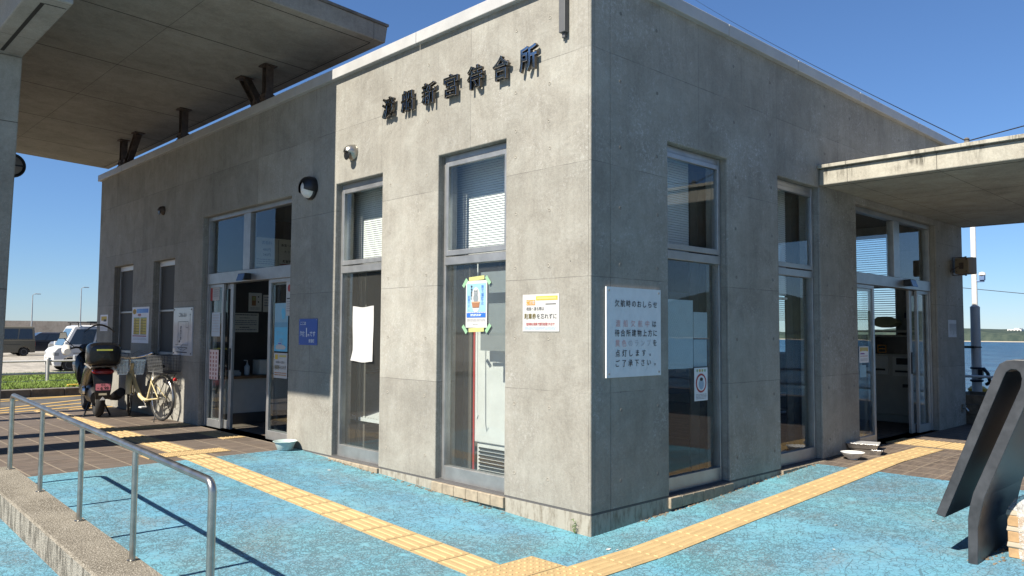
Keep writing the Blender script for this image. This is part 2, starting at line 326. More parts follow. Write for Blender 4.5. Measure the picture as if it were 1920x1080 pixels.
# ------------------------------------------------------------------ mesh helpers
ORG = {}
class MB:
    def __init__(s): s.v = []; s.f = []; s.m = []; s.mi = 0; s.T = None
    def add(s, vs, fs):
        o = len(s.v)
        for p in vs:
            p = Vector(p); s.v.append(s.T @ p if s.T is not None else p)
        for f in fs: s.f.append(tuple(i + o for i in f)); s.m.append(s.mi)
        return s
    def box(s, x0, y0, z0, x1, y1, z1):
        a = [(x, y, z) for z in (z0, z1) for y in (y0, y1) for x in (x0, x1)]
        return s.add(a, [(0, 2, 3, 1), (4, 5, 7, 6), (0, 1, 5, 4), (2, 6, 7, 3), (0, 4, 6, 2), (1, 3, 7, 5)])
    def quad(s, a, b, c, d): return s.add([a, b, c, d], [(0, 1, 2, 3)])
    def bar(s, p0, p1, w, h, upv=(0, 0, 1)):
        p0, p1 = Vector(p0), Vector(p1); d = (p1 - p0).normalized(); u = Vector(upv)
        if abs(d.dot(u)) > .98: u = Vector((1, 0, 0))
        r = d.cross(u).normalized() * (w / 2); u = r.normalized().cross(d) * (h / 2)
        vs = [p + a * r + b * u for p in (p0, p1) for a, b in ((-1, -1), (1, -1), (1, 1), (-1, 1))]
        return s.add(vs, [(0, 1, 2, 3), (7, 6, 5, 4), (0, 4, 5, 1), (1, 5, 6, 2), (2, 6, 7, 3), (3, 7, 4, 0)])
    def prism(s, pts, fn, d0, d1):
        n = len(pts); vs = [fn(p, d0) for p in pts] + [fn(p, d1) for p in pts]
        fs = [tuple(range(n)), tuple(reversed(range(n, 2 * n)))] + [(i, i + n, (i + 1) % n + n, (i + 1) % n) for i in range(n)]
        return s.add(vs, fs)
    def rings(s, rings, closed=True, caps=True):
        n = len(rings[0]); vs = [p for r in rings for p in r]; fs = []
        for i in range(len(rings) - 1):
            for j in range(n if closed else n - 1):
                k = (j + 1) % n; fs.append((i * n + j, i * n + k, (i + 1) * n + k, (i + 1) * n + j))
        if caps and closed: fs += [tuple(range(n)), tuple(range((len(rings) - 1) * n, len(rings) * n))]
        return s.add(vs, fs)
    def tube(s, pts, r, n=8, caps=True):
        pts = [Vector(p) for p in pts]; rs = []; up = None
        for i, p in enumerate(pts):
            d = (pts[min(i + 1, len(pts) - 1)] - pts[max(i - 1, 0)]).normalized()
            if up is None: up = Vector((0, 0, 1)) if abs(d.z) < .9 else Vector((1, 0, 0))
            a = d.cross(up)
            if a.length < 1e-4: a = d.cross(Vector((0, 1, 0)))
            a.normalize(); b = a.cross(d).normalized(); up = b
            rr = r[i] if isinstance(r, (list, tuple)) else r
            rs.append([p + rr * (math.cos(t) * a + math.sin(t) * b) for t in [2 * math.pi * k / n for k in range(n)]])
        return s.rings(rs, True, caps)
    def lathe(s, prof, c=(0, 0, 0), n=24, ax='Z', caps=True):
        c = Vector(c); rs = []
        for r, z in prof:
            ring = []
            for k in range(n):
                t = 2 * math.pi * k / n; a, b = r * math.cos(t), r * math.sin(t)
                ring.append(c + Vector({'Z': (a, b, z), 'Y': (a, z, b), 'X': (z, a, b)}[ax]))
            rs.append(ring)
        return s.rings(rs, True, caps)
    def torus(s, c, R_, r, ax='Y', n=28, m=8, sz=1):
        rs = []
        for i in range(n):
            t = 2 * math.pi * i / n; ring = []
            for k in range(m):
                q = 2 * math.pi * k / m; rr = R_ + r * math.cos(q); z = r * sz * math.sin(q)
                a, b = rr * math.cos(t), rr * math.sin(t)
                ring.append(Vector(c) + Vector({'Z': (a, b, z), 'Y': (a, z, b), 'X': (z, a, b)}[ax]))
            rs.append(ring)
        rs.append(rs[0]); return s.rings(rs, True, False)
    def loft(s, secs, n=16, e=2.6):
        # secs: (x, yc, zc, half width, half height) superellipse sections along local X
        rs = []
        for x, yc, zc, a, b in secs:
            ring = []
            for k in range(n):
                t = 2 * math.pi * k / n; c_, s_ = math.cos(t), math.sin(t)
                ring.append((x, yc + a * math.copysign(abs(c_) ** (2 / e), c_), zc + b * math.copysign(abs(s_) ** (2 / e), s_)))
            rs.append(ring)
        return s.rings(rs)
    def text(s, body, P, right, up, h, align='C', bold=0, width=None, extrude=0):
        vs, fs = glyphs(body, bold, extrude)
        if not vs: return s
        x0 = min(v[0] for v in vs); x1 = max(v[0] for v in vs)
        sx = h if width is None else width / max(1e-6, x1 - x0)
        if width is not None and sx > h * 1.25: sx = h * 1.25
        ox = {'L': x0, 'C': (x0 + x1) / 2, 'R': x1}[align]
        P, right, up = Vector(P), Vector(right), Vector(up); nrm = right.cross(up)
        return s.add([P + right * ((v[0] - ox) * sx) + up * ((v[1] - .36) * h) + nrm * (v[2]) for v in vs], fs)
    def build(s, name, mats, parent=None, local=False, smooth=False, bevel=0, seg=2, merge=False, recalc=True):
        if not isinstance(mats, (list, tuple)): mats = [mats]
        me = bpy.data.meshes.new(name); off = Vector((0, 0, 0))
        if parent is not None and not local: off = ORG.get(parent.name, off)
        me.from_pydata([tuple(v - off) for v in s.v], [], s.f)
        for m in mats: me.materials.append(m)
        me.polygons.foreach_set('material_index', s.m); me.update()
        bm = bmesh.new(); bm.from_mesh(me)
        if merge: bmesh.ops.remove_doubles(bm, verts=bm.verts, dist=1e-5)
        if recalc: bmesh.ops.recalc_face_normals(bm, faces=bm.faces)
        if bevel:
            es = [e for e in bm.edges if len(e.link_faces) == 2 and e.calc_face_angle(0) > R(35)]
            bmesh.ops.bevel(bm, geom=es, offset=bevel, segments=seg, profile=.5, affect='EDGES', clamp_overlap=True)
        bm.to_mesh(me); bm.free()
        if smooth:
            me.polygons.foreach_set('use_smooth', [True] * len(me.polygons)); me.set_sharp_from_angle(angle=R(38))
        ob = bpy.data.objects.new(name, me); COL.objects.link(ob)
        if parent is not None: ob.parent = parent; ORG[ob.name] = ORG.get(parent.name, Vector((0, 0, 0)))
        else: ORG[ob.name] = Vector((0, 0, 0))
        return ob

_g = {}
def glyphs(body, bold=0, extrude=0):
    key = (body, bold, extrude)
    if key in _g: return _g[key]
    c = bpy.data.curves.new('t', 'FONT'); c.body = body; c.offset = bold; c.extrude = extrude; c.resolution_u = 3
    if extrude: c.bevel_depth = .012; c.bevel_resolution = 1
    o = bpy.data.objects.new('t', c); COL.objects.link(o); bpy.context.view_layer.update()
    dg = bpy.context.evaluated_depsgraph_get(); me = bpy.data.meshes.new_from_object(o.evaluated_get(dg))
    r = ([tuple(v.co) for v in me.vertices], [tuple(p.vertices) for p in me.polygons])
    bpy.data.objects.remove(o); bpy.data.curves.remove(c); bpy.data.meshes.remove(me)
    _g[key] = r; return r

def tag(o, label, cat, group=None):
    o['label'] = label; o['category'] = cat
    if group: o['group'] = group
    return o
def thing(name, label, cat, loc=(0, 0, 0), rotz=0, group=None):
    o = bpy.data.objects.new(name, None); COL.objects.link(o); o.location = loc; o.rotation_euler = (0, 0, rotz)
    o.empty_display_size = .2; ORG[o.name] = Vector(loc); return tag(o, label, cat, group)
def struct(o): o['kind'] = 'structure'; return o
def stuff(o): o['kind'] = 'stuff'; return o
def copy_tree(o, parent=None):
    c = o.copy(); COL.objects.link(c); ORG[c.name] = ORG.get(o.name, Vector((0, 0, 0)))
    if parent is not None: c.parent = parent
    for ch in [x for x in bpy.data.objects if x.parent == o]: copy_tree(ch, c)
    return c

AR, AN = Vector((0, -1, 0)), Vector((-1, 0, 0))       # reading direction / outward normal of the front wall
BR, BN = Vector((1, 0, 0)), Vector((0, -1, 0))        # of the side wall
ZU = Vector((0, 0, 1))
class Panel:
    '''flat sheet read from outside: u to the right, v down, in metres'''
    def __init__(s, TL, right, nrm, W, H, thick=.004, base=None, bend=0):
        s.mb = MB(); s.mats = [base or MT['paper']]; s.TL = Vector(TL); s.r = Vector(right); s.n = Vector(nrm); s.W = W; s.H = H; s.lift = thick
        a, b = s.TL, s.TL + s.r * W
        s.mb.prism([(0, 0), (W, 0), (W, -H), (0, -H)], lambda p, d: s.TL + s.r * p[0] + ZU * p[1] + s.n * d, 0, thick)
    def mi(s, m):
        if m not in s.mats: s.mats.append(m)
        return s.mats.index(m)
    def p(s, u, v, k=1): return s.TL + s.r * u - ZU * v + s.n * (s.lift + .0012 * k)
    def rect(s, u0, v0, u1, v1, m, k=1):
        s.mb.mi = s.mi(m); s.mb.quad(s.p(u0, v0, k), s.p(u0, v1, k), s.p(u1, v1, k), s.p(u1, v0, k)); return s
    def poly(s, pts, m, k=1):
        s.mb.mi = s.mi(m); s.mb.add([s.p(u, v, k) for u, v in pts], [tuple(range(len(pts)))]); return s
    def disc(s, u, v, r, m, k=1, ry=None, n=18):
        ry = ry or r; return s.poly([(u + r * math.cos(2 * math.pi * i / n), v + ry * math.sin(2 * math.pi * i / n)) for i in range(n)], m, k)
    def text(s, body, u, v, h, m, align='C', bold=0, width=None, k=2):
        s.mb.mi = s.mi(m); s.mb.text(body, s.p(u, v, k), s.r, ZU, h, align, bold, width); return s
    def vtext(s, body, u, v, h, m, bold=0, step=1.05, k=2):
        for i, ch in enumerate(body): s.text(ch, u, v + i * h * step, h, m, 'C', bold, None, k)
        return s
    def rows(s, u0, v0, u1, v1, n, m, k=1):
        g = (v1 - v0) / n
        for i in range(n):
            u = u0
            while u < u1 - .004:
                e = min(u1, u + rnd.uniform(.012, .05)); s.rect(u, v0 + i * g, e, v0 + i * g + g * .45, m, k); u = e + rnd.uniform(.003, .008)
        return s
    def build(s, name, label=None, cat=None, parent=None, group=None):
        o = s.mb.build(name, s.mats, parent, recalc=False)
        if label: tag(o, label, cat, group)
        return o
INK = cm('black_ink', (.02, .02, .022)); GREYINK = cm('grey_ink', (.22, .22, .24)); REDINK = cm('red_ink', (.30, .035, .035)); FADED = cm('faded_red_ink', (.60, .34, .33)); FADEG = cm('faded_grey_ink', (.42, .43, .46))
YEL = cm('yellow_ink', (.48, .32, .035)); ORG_ = cm('orange_ink', (.46, .19, .02)); BLUEI = cm('blue_ink', (.015, .10, .40)); LBLUE = cm('light_blue_ink', (.20, .35, .45)); PINK = cm('pink_ink', (.62, .27, .27)); GREENI = cm('green_tape', (.20, .35, .22)); YTAPE = cm('yellow_tape', (.38, .38, .15)); BROWNI = cm('brown_ink', (.30, .14, .06)); GREYP = cm('grey_sheet', (.15, .165, .17)); CYANI = cm('cyan_ink', (.10, .38, .56))

# ------------------------------------------------------------------ ground
RA, RB = 4.5, 4.3
def gz(x, y):
    a = -.17 + .17 * min(max(y, 0) / RA, 1); b = -.17 + .17 * min(max(x, 0) / RB, 1); return max(a, b)
def sheet(name, x0, x1, y0, y1, m, fz, nx=None, ny=None):
    mb = MB(); nx = nx or max(1, int((x1 - x0) / .25)); ny = ny or max(1, int((y1 - y0) / .25))
    rs = [[(x0 + (x1 - x0) * i / nx, y0 + (y1 - y0) * j / ny, fz(x0 + (x1 - x0) * i / nx, y0 + (y1 - y0) * j / ny)) for i in range(nx + 1)] for j in range(ny + 1)]
    mb.rings(rs, False, False); o = mb.build(name, m, smooth=True); return struct(o)
sheet('ground', -400, 12.2, -300, 400, MT['gravel'], lambda x, y: -.36, 1, 1)
sheet('blue_ramp', -2.9, 3.68, -9, 4.5, MT['blue'], lambda x, y: gz(x, y))
sheet('blue_path', -9, -2.9, -9, 4.5, MT['blue'], lambda x, y: gz(x, y) - .035)
sheet('pavement', -9, 12.2, 4.5, 11.0, MT['paver'], lambda x, y: 0.0, 4, 4)
sheet('pavement', 3.68, 12.2, -9, 4.5, MT['paver'], lambda x, y: gz(x, y), 12, 12)
sheet('road', -60, 12.2, 11.0, 14.2, MT['asphalt'], lambda x, y: -.002, 1, 1)
def bank(x, y): return .155 if y < 20.6 else .155 - (y - 20.6) * .16
gr = sheet('verge', -40, 12.2, 14.42, 24.0, MT['dirt'], bank, 2, 28)
# grass blades
mb = MB()
for i in range(30000):
    x = rnd.uniform(-3.0, 2.6); y = 14.45 + rnd.random() ** 1.3 * 6.3; hh = rnd.uniform(.025, .07); a = rnd.uniform(0, 6.28); b = rnd.uniform(.005, .013); z = bank(x, y)
    lx, ly = rnd.uniform(-.06, .06), rnd.uniform(-.06, .06)
    mb.add([(x - b * math.cos(a), y - b * math.sin(a), z), (x + b * math.cos(a), y + b * math.sin(a), z), (x + lx, y + ly, z + hh)], [(0, 1, 2)])
g = stuff(mb.build('grass', MT['grass'], recalc=False)); tag(g, 'sunlit green grass strip behind the white guard rail', 'grass')
# yellow hatch lines on the road
mb = MB()
ylo = cm('road_marking_yellow', (.40, .26, .08))
for (a, b) in (((-2.6, 13.0), (.6, 14.12)), ((-2.6, 10.99 + .25), (.2, 13.1)), ((-2.6, 11.05), (.9, 12.7)), ((-1.9, 11.05), (1.2, 11.9)), ((-.7, 11.05), (1.4, 11.35)), ((-2.6, 13.75), (1.2, 14.15))):
    mb.bar((a[0], a[1], .0015), (b[0], b[1], .0015), .13, .003)
struct(mb.build('road_marking', ylo))

# tactile guide paths
def bars_tile(mb, cx, cy, along, S=.293):
    mb.mi = 1
    z = gz(cx, cy); zx = (gz(cx + .1, cy) - gz(cx - .1, cy)) / .2; zy = (gz(cx, cy + .1) - gz(cx, cy - .1)) / .2
    fz = lambda x, y: z + (x - cx) * zx + (y - cy) * zy
    h = S / 2
    P = [(-h, -h), (h, -h), (h, h), (-h, h)]
    mb.prism(P, lambda p, d: (cx + p[0], cy + p[1], fz(cx + p[0], cy + p[1]) + d), -.02, .006)
    mb.mi = 0
    for k in range(4):
        u = (-1.5 + k) * .07
        w0, w1, ln = .019, .012, .13
        lo = [(u - w0, -ln), (u + w0, -ln), (u + w0, ln), (u - w0, ln)]; hi = [(u - w1, -ln + .006), (u + w1, -ln + .006), (u + w1, ln - .006), (u - w1, ln - .006)]
        if along == 'X': lo = [(b, a) for a, b in lo]; hi = [(b, a) for a, b in hi]
        mb.rings([[(cx + p[0], cy + p[1], fz(cx + p[0], cy + p[1]) + d) for p in q] for q, d in ((lo, .0062), (hi, .0115))])
def dots_tile(mb, cx, cy, S=.293):
    mb.mi = 1
    z = gz(cx, cy); zx = (gz(cx + .1, cy) - gz(cx - .1, cy)) / .2; zy = (gz(cx, cy + .1) - gz(cx, cy - .1)) / .2
    fz = lambda x, y: z + (x - cx) * zx + (y - cy) * zy
    h = S / 2
    mb.prism([(-h, -h), (h, -h), (h, h), (-h, h)], lambda p, d: (cx + p[0], cy + p[1], fz(cx + p[0], cy + p[1]) + d), -.02, .006)
    mb.mi = 0
    for i in range(5):
        for j in range(5):
            px, py = cx + (i - 2) * .057, cy + (j - 2) * .057
            mb.rings([[(px + r * math.cos(t), py + r * math.sin(t), fz(px, py) + d) for t in [6.2832 * k / 8 for k in range(8)]] for r, d in ((.013, .0062), (.010, .0105), (.006, .0118))])
mb = MB(); mbd = MB()
y = -.05 + .15
while y < 4.7: bars_tile(mb, -1.12, y, 'Y'); y += .3
x = -.68 + .15
while x < 5.7: bars_tile(mb, x, -.53, 'X'); x += .3
y = 5.25
while y < 11: bars_tile(mb, -1.08, y, 'Y'); y += .3
for i in range(2):
    for j in range(2): dots_tile(mb, -1.13 + .3 * i, -.2 - .3 * j)
for i in range(3): dots_tile(mb, -1.40 + .3 * i, 4.93)
for i in range(2):
    for j in range(3): dots_tile(mb, 5.92 + .3 * i, -.70 + .3 * j)
for j in range(3): dots_tile(mb, -.17, 5.9 + .3 * j)
for j in range(3): dots_tile(mb, -.17 - .3 * j, 7.66)
struct(mb.build('tactile_path', [MT['tactile'], MT['tactile_base']]))

# sea, beach, woods across the water, low hills behind the camera
sheet('sea', 12.2, 6000, -4000, 4000, MT['sea'], lambda x, y: -2.3, 1, 1)
mb = MB(); mb.prism([(440, -2.6), (520, -.9), (520, -3.5), (440, -3.5)], lambda p, d: (p[0], d, p[1]), -500, 700); struct(mb.build('beach', MT['sand']))
mb = MB(); rs = []
for j in range(260):
    yy = -420 + j * 4; h = 2.0 + 1.1 * math.sin(yy * .013) + 1.1 * math.sin(yy * .041 + 1) + rnd.uniform(-.35, .45)
    rs.append([(470, yy, -2.5), (472, yy, h * .5), (476, yy, h), (500, yy, h + .9 + rnd.uniform(-.3, .5)), (560, yy, h + 1 + rnd.uniform(-.4, .4)), (565, yy, -2.5)])
mb.rings(rs, False, False); tag(stuff(mb.build('shore_woods', MT['woods'], smooth=False)), 'low dark green belt of woods behind the beach across the water', 'woods')
t = thing('distant_building', 'tiny pale flat-roofed building among the woods across the water', 'building', (520, 128, 3))
mb = MB(); mb.box(510, 117, 2.0, 525, 124, 4.6); mb.box(512, 118.5, 4.6, 520, 121, 5.2); mb.build('wall', MT['white'], t)
mb = MB(); [mb.box(509.8, 117.6 + k * 1.6, 3.4, 509.99, 118.6 + k * 1.6, 4.1) for k in range(4)]; mb.build('window', MT['carglass'], t)
mb = MB(); rs = []
for j in range(60):
    a = math.pi * (.42 + 1.2 * j / 59); h = 14 + 9 * math.sin(a * 7) + 5 * math.sin(a * 17); rr = 390
    rs.append([(rr * math.cos(a), rr * math.sin(a), -1), (rr * 1.05 * math.cos(a), rr * 1.05 * math.sin(a), h * .6 if math.sin(a) < .6 else .5), (rr * 1.2 * math.cos(a), rr * 1.2 * math.sin(a), h if math.sin(a) < .6 else 1.0)])
mb.rings(rs, False, False); struct(mb.build('hills', MT['woods']))  # unseen hill ring, added to show in the window reflections
mb = MB(); rs = []
for j in range(70):
    a = R(-80 + 86 * j / 69); h = (34 + 16 * math.sin(a * 9) + 9 * math.sin(a * 23 + 1)) * min(1, (69 - j) / 12); rr = 800
    rs.append([(rr * math.cos(a), rr * math.sin(a), -3), (rr * 1.1 * math.cos(a), rr * 1.1 * math.sin(a), h * .6), (rr * 1.3 * math.cos(a), rr * 1.3 * math.sin(a), h), (rr * 1.6 * math.cos(a), rr * 1.6 * math.sin(a), -3)])
mb.rings(rs, False, False); struct(mb.build('hills', MT['woods'], smooth=True))
# ------------------------------------------------------------------ the waiting room building
HOLA = [(.955, 1.89, 0, 3.03), (2.815, 3.72, 0, 3.0), (4.735, 7.36, 0, 3.0), (8.405, 9.32, .965, 2.48), (10.285, 11.275, .95, 2.5)]
HOLB = [(1.015, 1.978, 0, 3.02), (2.962, 3.905, 0, 3.0), (4.885, 7.62, 0, 2.94)]
PA = lambda u, d, z: (d, u, z)
PB = lambda u, d, z: (u, d, z)
def ubox(mb, P, u0, u1, d0, d1, z0, z1):
    a, b = P(u0, d0, z0), P(u1, d1, z1)
    return mb.box(*[min(p, q) for p, q in zip(a, b)], *[max(p, q) for p, q in zip(a, b)])
bld = thing('station_building', 'long low exposed concrete waiting room building with tall slot windows', 'building')
def wall(mb, P, u0, u1, z0, z1, holes, d0, d1):
    us = sorted({u0, u1} | {h[i] for h in holes for i in (0, 1)}); zs = sorted({z0, z1} | {h[i] for h in holes for i in (2, 3)})
    ins = lambda u, z: any(h[0] < u < h[1] and h[2] < z < h[3] for h in holes)
    nu, nz = len(us) - 1, len(zs) - 1
    solid = [[not ins((us[i] + us[i + 1]) / 2, (zs[j] + zs[j + 1]) / 2) for j in range(nz)] for i in range(nu)]
    for i in range(nu):
        for j in range(nz):
            if not solid[i][j]: continue
            a, b, c, d = us[i], us[i + 1], zs[j], zs[j + 1]
            for D in (d0, d1): mb.quad(P(a, D, c), P(b, D, c), P(b, D, d), P(a, D, d))
            if i == 0 or not solid[i - 1][j]: mb.quad(P(a, d0, c), P(a, d1, c), P(a, d1, d), P(a, d0, d))
            if i == nu - 1 or not solid[i + 1][j]: mb.quad(P(b, d0, c), P(b, d1, c), P(b, d1, d), P(b, d0, d))
            if j == 0 or not solid[i][j - 1]: mb.quad(P(a, d0, c), P(b, d0, c), P(b, d1, c), P(a, d1, c))
            if j == nz - 1 or not solid[i][j + 1]: mb.quad(P(a, d0, d), P(b, d0, d), P(b, d1, d), P(a, d1, d))
mb = MB(); wall(mb, PA, 0, 12.2, -.4, 4.2, HOLA, 0, .24); wallA = mb.build('wall', MT['conc_wall'], bld, merge=True, bevel=.009)
mb = MB(); wall(mb, PB, .24, 8.8, -.4, 4.2, HOLB, 0, .24); wallB = mb.build('wall', MT['conc_wall'], bld, merge=True, bevel=.009)
mb = MB(); wall(mb, lambda u, d, z: (8.8 - d, u, z), .24, 12.2, -.4, 4.2, [(.9, 1.62, 1.0, 2.98), (2.6, 3.3, 1.0, 2.98)], 0, .24); wall(mb, lambda u, d, z: (u, 12.2 - d, z), .24, 8.56, -.4, 4.2, [], 0, .24); mb.build('wall', MT['conc_wall'], bld, merge=True)
# form-tie plugs, kept inside the two wall meshes
def join(ob, mb, m):
    ob.data.materials.append(m); k = len(ob.data.materials) - 1
    bm = bmesh.new(); bm.from_mesh(ob.data); vs = [bm.verts.new(v) for v in mb.v]
    for f in mb.f: q = bm.faces.new([vs[i] for i in f]); q.material_index = k; q.smooth = True
    bm.to_mesh(ob.data); bm.free()
mA, mB_ = MB(), MB()
def plug(mb, P, u, z):
    r = .0165; rs = []
    for rr, d in ((r, 0.0), (r * .9, -.0025), (r * .62, -.0028), (r * .55, -.0006), (0.002, -.0004)):
        rs.append([P(u + rr * math.cos(t), d, z + rr * math.sin(t)) for t in [6.2832 * k / 12 for k in range(12)]])
    mb.rings(rs, True, False)
def inh(H, u, z, m=.05): return any(h[0] - m < u < h[1] + m and h[2] - m < z < h[3] + m for h in H)
for z in (.2, .765, 1.312, 1.907, 2.36, 2.86, 3.08, 3.40, 3.95):
    for u in (.44, .83, 2.055, 2.675, 3.95, 4.52, 7.5, 8.2, 9.5, 10.1, 11.45, 12.0):
        if not inh(HOLA, u, z) and not (z == 3.08 and u > 1): plug(mA, PA, u + rnd.uniform(-.01, .01), z + rnd.uniform(-.008, .008))
    for u in (.37, .86, 2.12, 2.82, 4.08, 4.75, 5.5, 6.3, 7.0, 7.75, 8.6):
        if not inh(HOLB, u, z) and z != 3.08: plug(mB_, PB, u + rnd.uniform(-.01, .01), z + rnd.uniform(-.008, .008))
join(wallA, mA, MT['mortar']); join(wallB, mB_, simple('dark_plug', (.15, .145, .13), .85, var=.25, vs=30))
# coping in lengths
mb = MB()
def cop(a, b): mb.box(*a, *b)
ys = [-.055, 2.2, 4.6, 8.06, 10.9, 12.26]
for i in range(len(ys) - 1): cop((-.055, ys[i] + .003, 4.185), (.27, ys[i + 1] - .003, 4.30))
xs = [.273, 1.95, 3.35, 4.95, 6.9, 8.86]
for i in range(len(xs) - 1): cop((xs[i] + .003, -.055, 4.185), (xs[i + 1] - .003, .27, 4.30))
mb.build('coping', MT['coping'], bld, bevel=.006)
mb = MB(); mb.box(.24, .24, 3.85, 8.56, 11.96, 4.0); mb.build('roof', MT['stone'], bld)
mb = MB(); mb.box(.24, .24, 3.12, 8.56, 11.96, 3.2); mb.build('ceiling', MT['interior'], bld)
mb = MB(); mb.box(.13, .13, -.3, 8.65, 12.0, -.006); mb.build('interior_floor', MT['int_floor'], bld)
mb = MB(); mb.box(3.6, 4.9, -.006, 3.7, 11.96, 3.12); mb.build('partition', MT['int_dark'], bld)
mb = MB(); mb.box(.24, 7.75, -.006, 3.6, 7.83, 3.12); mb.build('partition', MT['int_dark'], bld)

def window(P, isA, u0, u1, z1, tr, wired, near, blind_bottom=2.09):
    '''tall slot window: awning sash above, fixed wired light below'''
    mb = MB(); fw = .035; a, b = u0 + .002, u1 - .002
    ubox(mb, P, a, a + fw, .075, .15, 0, z1 - .002); ubox(mb, P, b - fw, b, .075, .15, 0, z1 - .002)
    ubox(mb, P, a + fw, b - fw, .078, .15, z1 - .06, z1 - .003)
    ubox(mb, P, a + fw, b - fw, .06, .15, tr - .045, tr + .03)          # transom
    ubox(mb, P, a + fw, b - fw, .075, .15, -.03, .125)                   # bottom rail
    fr = mb.build('window', MT['alu'], bld, bevel=.003, seg=1)
    mb = MB(); s0, s1 = tr + .042, z1 - .066; c, d = a + fw + .004, b - fw - .004
    for q in ((c, c + .04, s0, s1), (d - .04, d, s0, s1)): ubox(mb, P, q[0], q[1], .058, .1, q[2], q[3])
    ubox(mb, P, c + .04, d - .04, .058, .1, s0, s0 + .05); ubox(mb, P, c + .04, d - .04, .058, .1, s1 - .045, s1)
    mb.build('sash', MT['alu'], fr, bevel=.003, seg=1)
    mb = MB(); ubox(mb, P, c + .036, d - .036, .076, .084, s0 + .046, s1 - .042); mb.build('upper_pane', MT['glass'], fr)
    mb = MB(); ubox(mb, P, a + fw - .004, b - fw + .004, .104, .112, .12, tr - .042); mb.build('lower_pane', MT['glass_wA' if isA else 'glass_wB'] if wired else MT['glass'], fr)
    mb = MB(); g0, g1 = u0 + .03, u1 + .25
    if near == 'B': g0, g1 = u0 - .2, u1 - .17
    z = z1 - .03
    while z > blind_bottom:
        vs = [P(g0, .315, z), P(g1, .315, z), P(g1, .3225, z + .0218), P(g0, .3225, z + .0218)]
        vs2 = [(x, y, zz + .0012) for x, y, zz in vs]
        mb.add(vs + vs2, [(0, 1, 2, 3), (4, 5, 6, 7), (0, 1, 5, 4), (2, 3, 7, 6)]); z -= .0235 if isA else .0235
    for k in (.12, .5, .86):
        uu = g0 + (g1 - g0) * k; ubox(mb, P, uu - .001, uu + .001, .31, .312, blind_bottom, z1)
    ubox(mb, P, g0, g1, .305, .335, blind_bottom - .03, blind_bottom - .008); ubox(mb, P, g0, g1, .30, .34, z1 - .02, z1 + .02)
    mb.build('blind', MT['slat'], fr)
    mb = MB(); n = 6
    for k in range(n):
        q0 = u0 - .02 + (u1 - u0 + .04) * k / n; q1 = u0 - .02 + (u1 - u0 + .04) * (k + 1) / n
        ubox(mb, P, q0 + .002, q1 - .002, -.028, .06, -.105, -.014)
    mb.build('sill', MT['brick_sill'], fr, bevel=.004, seg=1)
    return fr
window(PA, True, .955, 1.89, 3.03, 2.035, True, 'A')
window(PA, True, 2.815, 3.72, 3.0, 2.05, True, 'A')
window(PB, False, 1.015, 1.978, 3.02, 2.06, True, 'B')
window(PB, False, 2.962, 3.905, 3.0, 2.03, False, 'B', 1.78)
for (u0, u1, z0, z1) in HOLA[3:]:
    mb = MB(); fw = .035
    for q in ((u0 + .002, u0 + fw, z0, z1), (u1 - fw, u1 - .002, z0, z1)): ubox(mb, PA, q[0], q[1], .1, .17, q[2] + .003, q[3] - .003)
    for zz, hh in ((z0 + .003, .05), (1.66, .032)): ubox(mb, PA, u0 + fw, u1 - fw, .1, .17, zz, zz + hh)
    fr = mb.build('window', MT['alu'], bld, bevel=.003, seg=1)
    mb = MB(); ubox(mb, PA, u0 + fw, u1 - fw, .098, .17, z1 - .085, z1 - .003); mb.build('head_rail', MT['white'], fr)
    mb = MB(); ubox(mb, PA, u0 + fw, u1 - fw, .13, .138, z0 + .053, 1.66); ubox(mb, PA, u0 + fw, u1 - fw, .13, .138, 1.692, z1 - .085); mb.build('insect_screen', cm('dark_mesh_screen', (.045, .045, .042), .7), fr)

def entrance(P, u0, u1, z1, tr0, tr1, mul, leafL, gapR, side):
    '''automatic door: sidelights, sliding leaves pushed open, transom lights over a header box'''
    lo, hi = min(u0, u1), max(u0, u1); s = 1 if u1 > u0 else -1
    def U(a, b): return (min(a, b), max(a, b))
    mb = MB(); fw = .05
    ubox(mb, P, lo + .002, lo + fw, .075, .17, 0, z1 - .003); ubox(mb, P, hi - fw, hi - .002, .075, .17, 0, z1 - .003)
    ubox(mb, P, lo + fw, hi - fw, .075, .17, z1 - .06, z1 - .003)
    ubox(mb, P, lo + fw, hi - fw, .06, .20, tr0, tr1)
    ubox(mb, P, mul[0], mul[1], .075, .17, tr1 + .001, z1 - .061)
    fr = mb.build('entrance', MT['alu'], bld, bevel=.004, seg=1)
    mb = MB(); ubox(mb, P, lo + fw - .004, mul[0] + .004, .115, .125, tr1 - .004, z1 - .056); mb.build('transom_pane', MT['glass'], fr)
    mb = MB(); ubox(mb, P, mul[1] - .004, hi - fw + .004, .115, .125, tr1 - .004, z1 - .056); mb.build('transom_pane', MT['glass'], fr)
    # fixed sidelights
    for a, b in (leafL, gapR):
        a, b = U(a, b); mb = MB()
        ubox(mb, P, a, a + .05, .085, .125, 0.005, tr0 - .002); ubox(mb, P, b - .05, b, .085, .125, 0.005, tr0 - .002)
        ubox(mb, P, a + .05, b - .05, .085, .125, .005, .115); ubox(mb, P, a + .05, b - .05, .085, .125, tr0 - .05, tr0 - .002)
        pn = mb.build('sidelight', MT['alu'], fr, bevel=.003, seg=1)
        mb = MB(); ubox(mb, P, a + .046, b - .046, .1, .109, .11, tr0 - .046); mb.build('sidelight_glass', MT['glass'], fr)
    return fr
dA = entrance(PA, 7.36, 4.735, 3.0, 2.02, 2.175, (6.0, 6.19), (7.31, 6.80), (5.44, 4.785), 'A')
dB = entrance(PB, 4.885, 7.62, 2.94, 1.985, 2.125, (6.25, 6.46), (4.935, 5.60), (7.08, 7.57), 'B')
